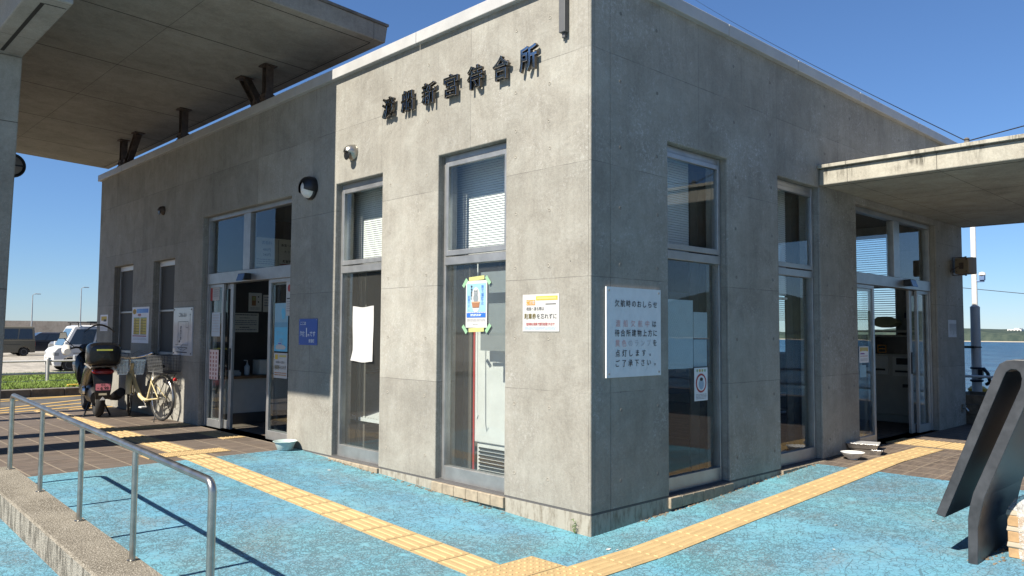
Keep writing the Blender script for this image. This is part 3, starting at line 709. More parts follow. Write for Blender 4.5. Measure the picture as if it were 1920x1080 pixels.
def leaf(P, a, b, top, fr, hu):
    mb = MB(); a, b = min(a, b), max(a, b)
    ubox(mb, P, a, a + .085, .135, .175, .008, top); ubox(mb, P, b - .085, b, .135, .175, .008, top)
    ubox(mb, P, a + .085, b - .085, .135, .175, .008, .12); ubox(mb, P, a + .085, b - .085, .135, .175, top - .07, top)
    ob = mb.build('door_leaf', MT['alu'], fr, bevel=.003, seg=1)
    mb = MB(); ubox(mb, P, a + .08, b - .08, .15, .159, .115, top - .065); mb.build('door_glass', MT['glass'], fr)
    mb = MB(); ubox(mb, P, hu - .014, hu + .014, .12, .134, .82, 1.12); mb.build('door_handle', MT['black'], fr, bevel=.004)
leaf(PA, 6.60, 7.28, 2.015, dA, 6.645); leaf(PA, 5.55, 4.82, 2.015, dA, 5.50)
leaf(PB, 5.70, 5.0, 1.98, dB, 5.66); leaf(PB, 6.93, 7.5, 1.98, dB, 6.97)
def sensor(P, u, z, fr, sgn):
    mb = MB(); ubox(mb, P, u - .10, u + .10, -.035, .059, z, z + .085); mb.build('door_sensor', MT['black'], fr, bevel=.008)
    mb = MB(); a, b = (u - .12, u + .06)
    pts = [P(a, -.045, z + .075), P(b, -.045, z + .075), P(b, -.075, z - .015), P(a, -.075, z - .015)]
    pt2 = [P(a, -.037, z + .075), P(b, -.037, z + .075), P(b, -.06, z - .015), P(a, -.06, z - .015)]
    mb.add(pts + pt2, [(0, 1, 2, 3), (4, 5, 6, 7), (0, 1, 5, 4), (1, 2, 6, 5), (2, 3, 7, 6), (3, 0, 4, 7)]); mb.build('sensor_cover', cm('dark_blue_lens', (.07, .11, .2), .2), fr)
sensor(PA, 6.0, 2.035, dA, 1); sensor(PB, 6.62, 2.02, dB, 1)
# windows of the far side wall, with their blinds
for (u0, u1) in ((.9, 1.62), (2.6, 3.3)):
    mb = MB()
    for q in ((u0, u0 + .04, 1.0, 2.98), (u1 - .04, u1, 1.0, 2.98)): mb.box(8.62, q[0], q[2], 8.68, q[1], q[3])
    for z in (1.0, 2.12, 2.94): mb.box(8.62, u0 + .04, z, 8.68, u1 - .04, z + .04)
    fr = mb.build('window', MT['alu'], bld)
    mb = MB(); mb.box(8.645, u0 + .04, 1.04, 8.652, u1 - .04, 2.94); mb.build('pane', MT['glass'], fr)
    mb = MB(); z = 2.9
    while z > 1.6: mb.add([(8.53, u0, z), (8.53, u1, z), (8.545, u1, z + .012), (8.545, u0, z + .012)], [(0, 1, 2, 3)]); z -= .036
    mb.build('blind', MT['slat'], fr)

# lettering on the front wall
sign = thing('building_sign', 'row of seven raised steel characters high on the sunlit front wall', 'sign', (0, 1.65, 3.64))
for ch, yc in zip('渡船新宮待合所', (2.66, 2.33, 1.993, 1.655, 1.315, .975, .64)):
    zc = 3.645
    vs, fs = glyphs(ch, .010, .10)
    x0 = min(v[0] for v in vs); x1 = max(v[0] for v in vs); y0 = min(v[1] for v in vs); y1 = max(v[1] for v in vs); z0 = min(v[2] for v in vs); z1 = max(v[2] for v in vs)
    S = .215 / (y1 - y0); W = .205 / (x1 - x0)
    mb = MB()
    mb.add([(-.022 - .036 * (v[2] - z0) / (z1 - z0) * 1.0, yc - (v[0] - (x0 + x1) / 2) * W, zc + (v[1] - (y0 + y1) / 2) * S) for v in vs], fs)
    o = mb.build('character', [MT['mirror'], MT['letter_side']], sign)
    for p in o.data.polygons:
        if abs(p.normal.x) < .75: p.material_index = 1
    for dy, dz in ((-.05, .06), (.05, -.06)): mb = MB(); mb.tube([(.0, yc + dy, zc + dz), (-.024, yc + dy, zc + dz)], .004, 6); mb.build('stud', MT['dark_steel'], o)
# conduit at the corner
mb = MB(); mb.box(-.055, .225, 3.76, -.004, .29, 4.184); mb.box(-.035, .245, 3.72, -.004, .275, 3.76); tag(mb.build('cable_conduit', cm('conduit_grey', (.075, .077, .08), .5), None, bevel=.004), 'dark vertical cable conduit at the top of the sunlit wall near its corner', 'conduit')
# wall fixtures
t = thing('wall_lamp', 'white oval bulkhead lamp with black half hood beside the front entrance', 'lamp', (0, 4.25, 3.02))
mb = MB(); mb.lathe([(.02, .0), (.128, 0), (.135, -.03), (.12, -.045)], (0, 0, 0), 28, 'X'); mb.build('back_plate', MT['black'], t, local=True, smooth=True)
mb = MB(); mb.lathe([(.118, -.03), (.112, -.07), (.085, -.105), (.045, -.122), (.004, -.127)], (0, 0, 0), 28, 'X'); mb.build('diffuser', cm('opal_diffuser', (.62, .62, .60), .3), t, local=True, smooth=True)
mb = MB(); rs = []
for r, d in ((.137, 0.0), (.137, -.06), (.125, -.10), (.10, -.125), (.06, -.142)):
    rs.append([(d, r * math.cos(a), r * math.sin(a)) for a in [R(-22) + R(224) * k / 20 for k in range(21)]])
mb.rings(rs, False, False); mb.build('hood', MT['black'], t, local=True, smooth=True)
def eyelid(name, label, loc, mat_, k=1.0):
    t = thing(name, label, 'lamp', loc)
    mb = MB(); rs = []
    for i in range(9):
        a = i / 8 * math.pi / 2; d = -.115 * k * math.sin(a); r = .085 * k * math.cos(a * .92)
        rs.append([(d + (.0 if math.sin(q) > 0 else .055 * k * -math.sin(q) * math.sin(a)), r * math.cos(q), r * 1.05 * math.sin(q)) for q in [6.2832 * j / 20 for j in range(20)]])
    mb.rings(rs, True, False); mb.build('hood', mat_, t, local=True, smooth=True)
    mb = MB(); mb.lathe([(.003, -.010), (.09 * k, -.010), (.09 * k, -.002)], (0, 0, 0), 20, 'X'); mb.build('flange', mat_, t, local=True)
    mb = MB(); mb.lathe([(.002, -.096 * k), (.05 * k, -.092 * k), (.056 * k, -.085 * k)], (0, 0, -.035 * k), 16, 'X'); mb.build('opening', MT['black'], t, local=True)
eyelid('vent_hood', 'shiny steel eyeball vent hood on the sunlit wall above a slot window', (0, 3.37, 3.30), MT['steel'])
eyelid('vent_hood', 'small rusty brown vent hood high on the shaded wall left of the entrance', (0, 8.93, 3.27), MT['dark_steel'], .82)

# ------------------------------------------------------------------ big canopy
can = thing('canopy', 'huge concrete slab canopy carried on brown steel struts and a tapered pillar', 'canopy')
sz = lambda x: 4.8 + .045 * (.66 - x)
tz = lambda x: 5.0 + .058 * (.7 - x)
CX0, CX1, CY0, CY1 = -4.15, .665, 3.776, 14.1
mb = MB(); mb.prism([(CX1, sz(CX1)), (CX1 + .03, tz(CX1) + .0), (CX0 - .02, tz(CX0)), (CX0, sz(CX0))], lambda p, d: (p[0], d, p[1]), CY0, CY1)
sl = mb.build('slab', MT['conc_soffit'], can, bevel=.012)
mb = MB()
for a, b in (((CX1 - .13, CY0 + .13), (CX1 - .13, CY1 - .13)), ((CX1 - .13, CY0 + .13), (CX0 + .13, CY0 + .13))):
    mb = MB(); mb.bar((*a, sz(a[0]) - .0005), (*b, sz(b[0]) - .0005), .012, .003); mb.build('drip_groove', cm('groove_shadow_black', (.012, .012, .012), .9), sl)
mb = MB(); mb.prism([(CX1 + .034, 0), (CX0, 0), (CX0, .028), (CX1 + .034, .028)], lambda p, d: (p[0], d, tz(p[0]) + p[1] + .001), CY0 - .02, CY1 + .02); mb.build('edge_flashing', MT['stone'], sl)
# pillars (batten) under the beam
def pillar(y0, y1, lean=.3):
    mb = MB(); rs = []
    for z, yy in ((-.3, y0 + .43), (0, y0 + .41), (2.2, y0 + .23), (4.30, y0)):
        xr = -2.65 + (0.0 if z > 4 else 0)
        rs.append([(-3.01, yy, z), (xr, yy, z), (xr, y1, z), (-3.01, y1, z)])
    mb.rings(rs); return mb.build('pillar', MT['conc_pillar'], can, bevel=.014)
pillar(5.78, 6.72)
pillar(7.15, 7.9); pillar(9.45, 10.0); pillar(10.4, 10.85)  # unseen pillars, placed to throw the shadow bands and leave the bicycle sunlit
mb = MB(); mb.prism([(-3.01, 0), (-2.65, 0), (-2.65, 1), (-3.01, 1)], lambda p, d: (p[0], d, 4.302 if p[1] == 0 else sz(p[0]) - .002), 3.86, 13.9); mb.build('beam', MT['conc_beam'], can, bevel=.014)
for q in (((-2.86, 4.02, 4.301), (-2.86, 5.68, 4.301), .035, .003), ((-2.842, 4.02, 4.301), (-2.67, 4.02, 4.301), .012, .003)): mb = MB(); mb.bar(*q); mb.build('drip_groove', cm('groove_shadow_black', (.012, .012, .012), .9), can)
def strut(p0, p1):
    d = (Vector(p1) - Vector(p0)).normalized(); mb = MB()
    mb.bar(p0, p1, .010, .11, (0, 1, 0)); 
    side = d.cross(Vector((0, 1, 0))).normalized()
    for k in (-.055, .055):
        up = (Vector((0, 1, 0)) - d * d.y).normalized() * k
        mb.bar(Vector(p0) + up, Vector(p1) + up, .10, .012, (0, 1, 0))
    o = mb.build('strut', MT['dark_steel'], can)
    mb = MB(); mb.box(p1[0] - .09, p1[1] - .09, p1[2] - .016, p1[0] + .09, p1[1] + .09, p1[2] + .002)
    mb.build('base_plate', MT['dark_steel'], o)
    mb = MB(); mb.bar(Vector(p0) - d * .0, Vector(p0) + d * .14, .13, .14, (0, 1, 0))
    for a in (-.05, .05):
        for k in (.03, .09): mb.tube([Vector(p0) + d * k + Vector((-.085, a, 0)), Vector(p0) + d * k + Vector((-.065, a, 0))], .013, 6)
    mb.build('joint_bracket', MT['dark_steel'], o)
for yb, yt in ((5.60, 5.60), (8.43, 8.43), (11.26, 11.26)): strut((.08, yb, 4.302), (.08, yt, sz(.08)))
strut((.08, 5.80, 4.302), (.08, 6.30, sz(.08))); strut((.08, 11.06, 4.302), (.08, 10.50, sz(.08)))
# disc lamp on the second pillar
t = thing('round_lamp', 'round grey lamp with dark rim fixed to a pillar under the big canopy', 'lamp', (-2.235, 8.25, 3.56))
mb = MB(); mb.torus((0, 0, 0), .145, .022, 'Y'); mb.build('rim', MT['black'], t, local=True, smooth=True)
mb = MB(); mb.lathe([(.002, -.03), (.10, -.025), (.14, 0), (.14, .02), (.002, .03)], (0, 0, 0), 24, 'Y'); mb.build('lens', cm('grey_lens', (.20, .19, .18), .4), t, local=True, smooth=True)
mb = MB(); mb.box(-.24, -.035, -.01, .14, -.028, .01); mb.box(-.26, -.02, -.03, -.15, .02, .03); mb.build('bracket', MT['black'], t, local=True)

# ------------------------------------------------------------------ side canopy over the right entrance
sc2 = thing('canopy', 'low weathered concrete canopy over the right entrance with streaked sunlit edge', 'canopy')
mb = MB(); mb.box(3.9, -9, 3.02, 8.83, -.003, 3.195); mb.build('slab', MT['conc_side_soffit'], sc2, bevel=.01)
mb = MB(); mb.box(3.86, -9.02, 3.207, 8.86, -.004, 3.245); mb.box(3.92, -9, 3.194, 8.82, -.005, 3.208); mb.build('cap', MT['conc_side_soffit'], sc2, bevel=.004)
mb = MB()
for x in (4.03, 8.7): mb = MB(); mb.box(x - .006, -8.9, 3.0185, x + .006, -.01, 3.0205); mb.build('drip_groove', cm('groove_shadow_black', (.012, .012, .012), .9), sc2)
for y in (-5.6,):
    mb = MB(); mb.box(8.3, y, -.2, 8.7, y + .4, 3.019); mb.build('pillar', MT['conc_pillar'], sc2)
# wires
def wire(name, label, p0, p1, sag, r=.009, n=16):
    mb = MB(); p0, p1 = Vector(p0), Vector(p1)
    mb.tube([p0.lerp(p1, k / n) - Vector((0, 0, sag * 4 * (k / n) * (1 - k / n))) for k in range(n + 1)], r, 5)
    return tag(mb.build(name, MT['black']), label, 'cable')
wire('overhead_cable', 'black cable running down past the shaded wall top to the side canopy edge', (17.6, 11.3, 13.3), (3.93, -1.487, 3.27), .12, .005)
wire('overhead_cable', 'short black cable climbing right from the side canopy edge', (3.93, -1.49, 3.27), (3.95, -6, 3.92), .02, .006)
wire('overhead_cable', 'thin dark cable crossing the sky low over the water', (14, 3, 2.575), (14, -6, 1.26), -.02, .007)
mb = MB(); mb.lathe([(.02, 0), (.03, .01), (.018, .03), (.028, .045), (.014, .06)], (3.93, -1.487, 3.245), 10); tag(mb.build('cable_insulator', MT['stone']), 'small grey insulator clamped on the side canopy edge under the cables', 'insulator')
# ------------------------------------------------------------------ signs and papers
# big notice on the shaded wall
nb = thing('notice_board', 'white metal cancellation notice with black and faded red writing on the shaded wall', 'sign', (.168, -.01, 1.37))
p = Panel((.168, -.004, 1.727), BR, BN, .713, .711, .012, cm('white_sign_enamel', (.58, .60, .615), .3)); p.build('board', None, None, nb)
pl = Panel((.168, -.0172, 1.727), BR, BN, .001, .001, .0005, INK)
def spaced(pan, body, u0, u1, v, h, mats, bold=.012):
    n = len(body)
    for i, ch in enumerate(body):
        m = mats[i] if isinstance(mats, list) else mats
        pan.text(ch, u0 + (u1 - u0) * (i + .5) / n, v, h, m, 'C', bold if m is INK else .002, None)
a, b = .093, .665
def row(bd, v, mats=INK, u0=a, u1=b): spaced(pl, bd, u0, u1, v, .060, mats, .006)
row('欠航時のおしらせ', .128)
row('渡船欠航中は', .287, [FADED] * 5 + [INK]); row('待合所建物上方に', .363)
row('黄色のランプを', .443, [FADED, FADED] + [FADEG] * 4 + [INK]); row('点灯します。', .523, INK, a, .60); row('ご了承下さい。', .602, INK, a, .665)
pl.build('lettering', None, None, nb)
for u, v in ((.03, .03), (.683, .03), (.03, .682), (.683, .682)):
    mb = MB(); mb.lathe([(.009, 0), (.009, .004), (.003, .007)], (0, 0, 0), 10, 'Y'); 
    mb2 = MB(); mb2.lathe([(.009, -.0162), (.009, -.021), (.003, -.024)], (.168 + u, 0, 1.727 - v), 10, 'Y'); mb2.build('screw', MT['steel'], nb)
# parking ticket notice on the sunlit wall
p = Panel((-.001, .735, 1.676), AR, AN, .412, .303, .004)
p.rect(.155, .016, .395, .05, YEL).rect(.168, .024, .382, .042, cm('pale_yellow', (.42, .36, .13)), 2)
p.rect(.045, .045, .145, .088, ORG_).text('ご注意', .095, .0665, .034, MT['paper'], 'C', .01)
p.rect(.262, .078, .378, .085, INK).rows(.262, .094, .37, .10, 1, FADEG)
p.text('相島へ渡る際は', .045, .118, .031, INK, 'L', .0, .20)
p.rows(.272, .11, .375, .132, 3, FADEG)
p.text('駐車券', .022, .18, .05, cm('dark_olive_ink', (.10, .075, .01)), 'L', .014, .135).text('を忘れずに', .165, .18, .046, INK, 'L', .0, .22)
p.text('駐車券は相島で割引処理されます', .205, .243, .026, REDINK, 'C', .012, .32)
p.rows(.025, .266, .38, .292, 3, cm('blue_grey_ink', (.25, .36, .55)))
p.build('parking_notice', 'square white parking ticket notice with orange and yellow heading on the sunlit wall', 'sign')
# blue elevation plate
p = Panel((-.001, 4.476, 1.506), AR, AN, .415, .302, .006, cm('plate_blue', (.008, .06, .27), .35)); W_ = cm('plate_white', (.60, .62, .64), .4)
p.text('ここは', .035, .052, .046, W_, 'L', .01).text('海抜', .028, .175, .062, W_, 'L', .012, .115).text('1', .18, .155, .150, W_, 'C', .008).text('m', .226, .182, .055, W_, 'C', .01).text('です', .255, .175, .066, W_, 'L', .012, .125).text('新宮町', .235, .255, .044, W_, 'L', .01, .125)
for u, v in ((.012, .012), (.403, .012), (.012, .29), (.403, .29)): p.disc(u, v, .005, FADEG)
p.build('elevation_sign', 'small blue enamel elevation plate with white writing between entrance and sunlit corner', 'sign')
# timetable poster
p = Panel((-.001, 10.238, 1.747), AR, AN, .80, .60, .003, cm('poster_white', (.66, .66, .70)))
for i in range(14):
    f = i / 13; p.rect(.22 + .51 * f, .03, .22 + .51 * (f + .08), .10, cm('sky_band%d' % (i // 4), (.16 - .08 * f, .36 - .16 * f, .68 - .16 * f)))
p.disc(.115, .075, .085, YEL, 2, .045).text('渡船', .115, .075, .05, BROWNI, 'C', .01, None, 3)
p.text('時刻表', .36, .135, .05, REDINK, 'C', .02)
for c, u in enumerate((.085, .41)):
    p.rect(u, .175, u + .29, .46, cm('ochre_panel', (.56, .42, .07)))
    p.rect(u, .175, u + .29, .19, GREENI, 2)
    for k in range(6):
        v = .2 + k * .045; p.text(('7:50', '9:20', '11:10', '13:50', '15:20', '17:10')[k] if c == 0 else ('6:40', '8:35', '10:20', '12:40', '14:40', '16:20')[k], u + .08, v + .008, .032, REDINK if (k + c) % 3 == 0 else INK, 'C', .02)
        p.rect(u + .02, v + .024, u + .27, v + .034, cm('olive_line', (.16, .14, .03)), 2)
p.rect(.05, .475, .70, .492, REDINK); p.rows(.07, .515, .70, .56, 2, FADEG)
p.build('timetable_poster', 'white poster of two ochre timetable columns under a blue heading between slot windows', 'poster')
# map board
mp = thing('guide_board', 'glossy white guide board with a black plan drawing right of the slot windows', 'sign', (-.01, 7.96, 1.34))
p = Panel((-.001, 8.322, 1.702), AR, AN, .715, .712, .02, cm('board_gloss_white', (.48, .49, .515), .06)); p.build('board', None, None, mp)
p = Panel((-.022, 8.322, 1.702), AR, AN, .001, .001, .0005, INK)
p.text('ごあんない', .36, .11, .068, INK, 'C', .008, .30)
def ln(u0, v0, u1, v1, wd=.006): 
    du, dv = u1 - u0, v1 - v0; l = math.hypot(du, dv); a_, b_ = -dv / l * wd / 2, du / l * wd / 2
    p.poly([(u0 + a_, v0 + b_), (u0 - a_, v0 - b_), (u1 - a_, v1 - b_), (u1 + a_, v1 + b_)], INK)
for q in ((.19, .21, .58, .21), (.58, .21, .58, .555), (.19, .21, .19, .555), (.10, .555, .58, .555), (.49, .21, .49, .30), (.49, .30, .58, .30), (.64, .15, .64, .34), (.2, .61, .34, .63), (.34, .555, .34, .63), (.40, .64, .56, .60)): ln(*q)
ln(.14, .665, .55, .665, .014); p.text('港', .64, .115, .04, INK, 'C', .02)
p.vtext('渡船待合', .30, .30, .05, INK, .02); p.rect(.23, .49, .27, .52, INK); p.rows(.17, .59, .55, .61, 1, INK)
p.build('lettering', None, None, mp)
for u, v in ((.03, .03), (.685, .03), (.03, .682), (.685, .682)):
    mb2 = MB(); mb2.lathe([(.012, -.0212), (.012, -.026), (.003, -.029)], (0, 8.322 - u, 1.702 - v), 10, 'X'); mb2.build('screw', MT['black'], mp)
p = Panel((-.001, 11.98, 1.64), AR, AN, .43, .30, .003, cm('poster_white', (.66, .66, .70)))
p.rect(.06, .03, .38, .11, YEL).rect(.20, .085, .36, .125, INK, 2).rect(.04, .16, .39, .2, FADEG).rows(.04, .225, .38, .28, 3, FADEG)
p.build('paper_notice', 'small white paper notice at the far end of the shaded front wall', 'poster')
# papers taped to the slot windows of the sunlit wall
mb = MB(); rs = []
for j in range(11):
    f = j / 10; z = 1.63 - .59 * f; row_ = []
    for i in range(9):
        g = i / 8; cur = .015 * max(0, f - .8) / .2 * (g - .5) ** 2 * 4
        wv = 1 - .03 * math.sin(f * 3.1)
        row_.append((.098 - cur - .004 * math.sin(f * 6 + g * 3), 3.285 + (.5 - g) * (.405 + .03 * max(0, f - .8) * 4) * wv, z + .008 * math.cos(g * 3.1 * 2) * (1 if f < .1 or f > .9 else 0)))
    rs.append(row_)
mb.rings(rs, False, False)
tag(mb.build('paper_sheet', MT['paper'], None, smooth=True), 'blank white paper with curling lower edge on the left sunlit slot window', 'paper')
p = Panel((.1025, 1.588, 1.832), AR, AN, .292, .427, .002)
p.rect(.015, .028, .275, .285, LBLUE); p.disc(.142, .175, .062, MT['paper'], 2, .115)
CG = cm('pencil_grey', (.17, .20, .22))
p.disc(.142, .16, .034, CG, 3, .04).disc(.142, .115, .026, CG, 4, .025).poly([(.12, .105), (.118, .078), (.136, .096)], CG, 4).poly([(.164, .105), (.166, .078), (.148, .096)], CG, 4)
p.disc(.134, .112, .004, MT['paper'], 5).disc(.151, .112, .004, MT['paper'], 5).poly([(.09, .2), (.195, .2), (.186, .245), (.10, .245)], cm('basket_brown', (.26, .12, .06)), 5)
p.poly([(.088, .192), (.2, .192), (.198, .204), (.09, .204)], cm('basket_rim', (.36, .22, .13)), 6)
p.vtext('捨て猫防止', .232, .06, .036, BLUEI, .01, 1.0); p.vtext('動物遺棄は', .082, .055, .026, INK, .012, 1.02); p.vtext('犯罪です。', .045, .15, .027, BLUEI, .01, 1.02)
q_ = [(.015, .292)] + [(.015 + .26 * k / 16, .29 + .006 * (k % 2)) for k in range(17)] + [(.275, .335), (.015, .335)]
p.poly(q_, BLUEI, 2); p.rows(.07, .305, .22, .328, 2, W_, 3); p.rows(.02, .347, .27, .375, 3, GREYINK); p.rows(.10, .395, .18, .402, 1, INK)
p.build('cat_poster', 'pale blue cat poster taped on the right sunlit slot window', 'poster')
for i, (y, z, an, m_) in enumerate(((1.60, 1.815, 50, GREENI), (1.285, 1.83, -50, GREENI), (1.44, 1.852, 3, YTAPE), (1.60, 1.39, -48, GREENI), (1.28, 1.40, 48, GREENI), (1.44, 1.385, 2, YTAPE))):
    mb = MB(); c, s_ = math.cos(R(an)), math.sin(R(an)); l_ = .088 if abs(an) > 10 else .21
    u = Vector((0, -c, s_)); v = Vector((0, s_, c)); o_ = Vector((.1005 - .0006 * (i % 2), y, z))
    mb.prism([(-l_ / 2, -.018), (l_ / 2, -.018), (l_ / 2, .018), (-l_ / 2, .018)], lambda q, d: o_ + u * q[0] + v * q[1] + Vector((-d, 0, 0)), 0, .0008)
    tag(mb.build('tape_strip', m_), ('pale green tape on the upper left corner of the cat poster', 'pale green tape on the upper right corner of the cat poster', 'yellowish tape along the top edge of the cat poster', 'pale green tape on the lower left corner of the cat poster', 'pale green tape on the lower right corner of the cat poster', 'yellowish tape along the bottom edge of the cat poster')[i], 'tape', 'tape strips round the cat poster')
def sheet_on(name, label, P, u0, u1, z0, z1, d, m, cat='paper'):
    mb = MB(); ubox(mb, P, u0, u1, d, d + .004, z0, z1); return tag(mb.build(name, m), label, cat)
sheet_on('grey_sheet', 'upper grey sheet taped inside the right sunlit window beside the cat poster', PA, .97, 1.40, 1.715, 1.905, .118, GREYP)
sheet_on('grey_sheet', 'lower grey sheet taped inside the right sunlit window below the cat poster level', PA, .97, 1.40, 1.20, 1.62, .118, GREYP)
t = thing('storage_cabinet', 'tall white cabinet with a red edge strip standing behind the right sunlit window', 'cabinet', (.6, 1.4, 0))
mb = MB(); mb.box(.40, 1.0, .32, .95, 1.80, 1.80); mb.box(.42, 1.02, 0, .93, 1.78, .32); mb.build('body', MT['white'], t, bevel=.01)
mb = MB(); mb.box(.385, 1.79, .02, .399, 1.815, 1.80); mb.build('edge_strip', MT['red'], t)
mb = MB(); [mb.box(.405, 1.06, .05 + k * .035, .419, 1.74, .065 + k * .035) for k in range(7)]; mb.build('vent_grille', MT['black'], t)
t = thing('low_table', 'low table under a white corrugated plastic sheet behind the left sunlit window', 'table', (.75, 3.6, 0))
mb = MB(); rs = [[(x, y, .40 + (x - .35) * .22 + .012 * (1 if k % 2 else -1)) for k, y in enumerate([2.95 + .028 * q for q in range(44)])] for x in (.35, .75, 1.15)]
rs = [[(x, y, z) for x, y, z in r] for r in rs]; mb.rings(rs, False, False); mb.box(.345, 2.95, .36, .36, 4.16, .40); mb.build('corrugated_sheet', MT['white'], t)
mb = MB(); [mb.box(x, y, 0, x + .04, y + .04, .37) for x in (.42, 1.05) for y in (3.0, 4.05)]; mb.box(.4, 3.0, .33, 1.1, 4.09, .36); mb.build('frame', MT['black'], t)
mb = MB(); mb.tube([(.29, 1.64, 2.05), (.292, 1.642, 1.2), (.285, 1.635, .62), (.28, 1.62, .56), (.275, 1.60, .60)], .006, 6); tag(mb.build('blind_cord', MT['slat']), 'long white blind cord hanging inside the right sunlit window', 'cord')
def curtain(P, u0, u1, z0, z1, d, label):
    mb = MB(); n = 28; f = lambda k, off: P(u0 + (u1 - u0) * k / n, d + .025 * math.sin(k * 1.15) + off, 0)
    rs = [[(*f(k, 0)[:2], z) for k in range(n + 1)] for z in (z0, z1)]; mb.rings(rs, False, False)
    rs = [[(*f(k, .004)[:2], z) for k in range(n + 1)] for z in (z0, z1)]; mb.rings(rs, False, False)
    tag(mb.build('curtain', MT['curtain'], None, smooth=True), label, 'curtain')
curtain(PA, 3.62, 4.5, .05, 2.95, .36, 'drawn grey curtain at the left side of the left sunlit window')
curtain(PA, 1.80, 2.4, .05, 2.95, .36, 'drawn grey curtain at the left side of the right sunlit window')
curtain(PB, 1.92, 2.25, .05, 2.95, .38, 'drawn grey curtain at the right side of the first shaded window')
curtain(PB, 3.86, 4.2, .05, 2.95, .38, 'drawn grey curtain at the right side of the second shaded window')
BG = cm('pale_blue_board', (.40, .48, .53), .4)
sheet_on('white_board', 'wide pale board behind the first shaded window left of two sheets', PB, 1.05, 1.565, 1.05, 1.665, .118, BG, 'board')
sheet_on('white_board', 'narrow pale sheet at upper right behind the first shaded window', PB, 1.575, 1.80, 1.32, 1.56, .118, BG, 'board')
sheet_on('white_board', 'narrow pale sheet just above the ring sticker in the first shaded window', PB, 1.575, 1.79, 1.06, 1.31, .118, BG, 'board')
p = Panel((1.555, .102, 1.052), BR, BN, .215, .30, .002, cm('sticker_white', (.58, .60, .62), .4))
for k, m_ in enumerate((GREENI, YEL, YTAPE, GREENI)): p.disc(.045 + k * .042, .026, .014, m_)
p.disc(.107, .14, .088, REDINK).disc(.107, .14, .070, cm('sticker_white', (.58, .60, .62), .4), 2).disc(.107, .15, .042, cm('bluish_fig', (.25, .33, .42)), 3, .05).disc(.107, .105, .026, INK, 4, .016)
p.rows(.02, .24, .195, .29, 4, GREYINK); p.build('ring_sticker', 'white sticker with a red ring at lower right of the first shaded window', 'sticker')
# dark things inside the side room
t = thing('mesh_chair', 'black mesh backed chair standing just inside the first shaded window', 'chair', (1.75, 1.2, 0), R(200))
mb = MB(); mb.box(-.22, -.22, .42, .22, .22, .47); mb.build('seat', MT['black'], t, local=True, bevel=.02)
mb = MB(); mb.tube([(-.22, -.2, .5), (-.26, -.22, 1.0), (-.26, -.15, 1.08), (-.26, .15, 1.08), (-.26, .22, 1.0), (-.22, .2, .5)], .015, 6)
for k in range(6): mb.bar((-.25, -.2, .56 + k * .08), (-.25, .2, .56 + k * .08), .008, .008)
for k in range(5): mb.bar((-.25, -.16 + k * .08, .52), (-.255, -.16 + k * .08, 1.06), .008, .008)
mb.build('backrest', MT['black'], t, local=True)
for sx in (-1, 1):
    for sy in (-1, 1): mb = MB(); mb.tube([(sx * .18, sy * .18, .43), (sx * .22, sy * .22, 0)], .014, 6); mb.build('leg', MT['black'], t, local=True)
t = thing('shelf_rack', 'low white pipe rack with umbrellas seen through the second shaded window', 'rack', (4.2, .8, 0))
mb = MB()
for x in (3.75, 4.75):
    for y in (.7, 1.0): mb.tube([(x, y, 0), (x, y, .66)], .012, 6)
for z in (.42, .62):
    for y in (.7, 1.0): mb.tube([(3.75, y, z), (4.75, y, z)], .012, 6)
    for x in (3.75, 4.75): mb.tube([(x, .7, z), (x, 1.0, z)], .012, 6)
mb.build('frame', MT['white'], t)
for k in range(3):
    mb = MB(); x = 4.05 + .2 * k; mb.tube([(x, .86, .05), (x + .04, .86, .62), (x + .06, .86, .82), (x + .10, .86, .87), (x + .13, .86, .82)], [.004, .03, .009, .009, .009], 7); mb.build('umbrella', (CYANI, GREYP, cm('purple_cloth', (.22, .14, .30)))[k], t)
t = thing('notice_case', 'dark blue notice case with papers on the inner wall behind the second shaded window', 'notice board', (5.2, 2.9, 1.2))
mb = MB(); mb.box(4.6, 2.6, .5, 6.0, 2.72, 1.95); mb.build('case', cm('dark_case_blue', (.03, .045, .075), .3), t)
for k, (x, z) in enumerate(((4.75, 1.25), (5.15, 1.3), (5.5, 1.2), (4.9, .8), (5.4, .75))): mb = MB(); mb.box(x, 2.594, z, x + .26, 2.599, z + .36); mb.build('paper', GREYP, t)
# behind the front entrance: counter, papers, bottle
t = thing('ticket_counter', 'white fronted ticket counter with brown wooden top inside the front entrance', 'counter', (1.5, 7.4, 0))
mb = MB(); mb.box(.26, 7.2, .0, 3.4, 7.72, .66); mb.build('body', cm('counter_white', (.42, .41, .39), .5), t)
mb = MB(); mb.box(.25, 7.14, .66, 3.45, 7.74, .70); mb.build('top', MT['wood'], t, bevel=.006)
mb = MB(); mb.box(.262, 7.19, 0, 3.4, 7.199, .16); mb.build('kick_plate', MT['int_dark'], t)
def back(name, label, x0, z1, W, H, fn):
    p = Panel((x0, 7.748, z1), BR, BN, W, H, .003, cm('indoor_paper', (.62, .59, .52))); fn(p); p.build(name, label, 'poster')
back('framed_picture', 'framed portrait picture on the dark wall inside the front entrance', .90, 1.955, .215, .29, lambda p: (p.rect(.05, .05, .12, .2, BROWNI), p.rect(.06, .06, .11, .12, YTAPE, 2), p.disc(.16, .06, .012, INK), p.disc(.16, .14, .012, INK), p.rows(.03, .23, .18, .27, 2, GREYINK)))
back('paper_notice', 'wide printed notice on the dark wall inside the front entrance', .64, 1.635, .43, .295, lambda p: (p.rows(.02, .02, .41, .05, 1, INK), p.rows(.12, .07, .28, .09, 1, INK), p.rows(.03, .11, .40, .2, 3, GREYINK), p.rows(.12, .215, .28, .24, 1, INK), p.rows(.03, .25, .40, .28, 1, GREYINK)))
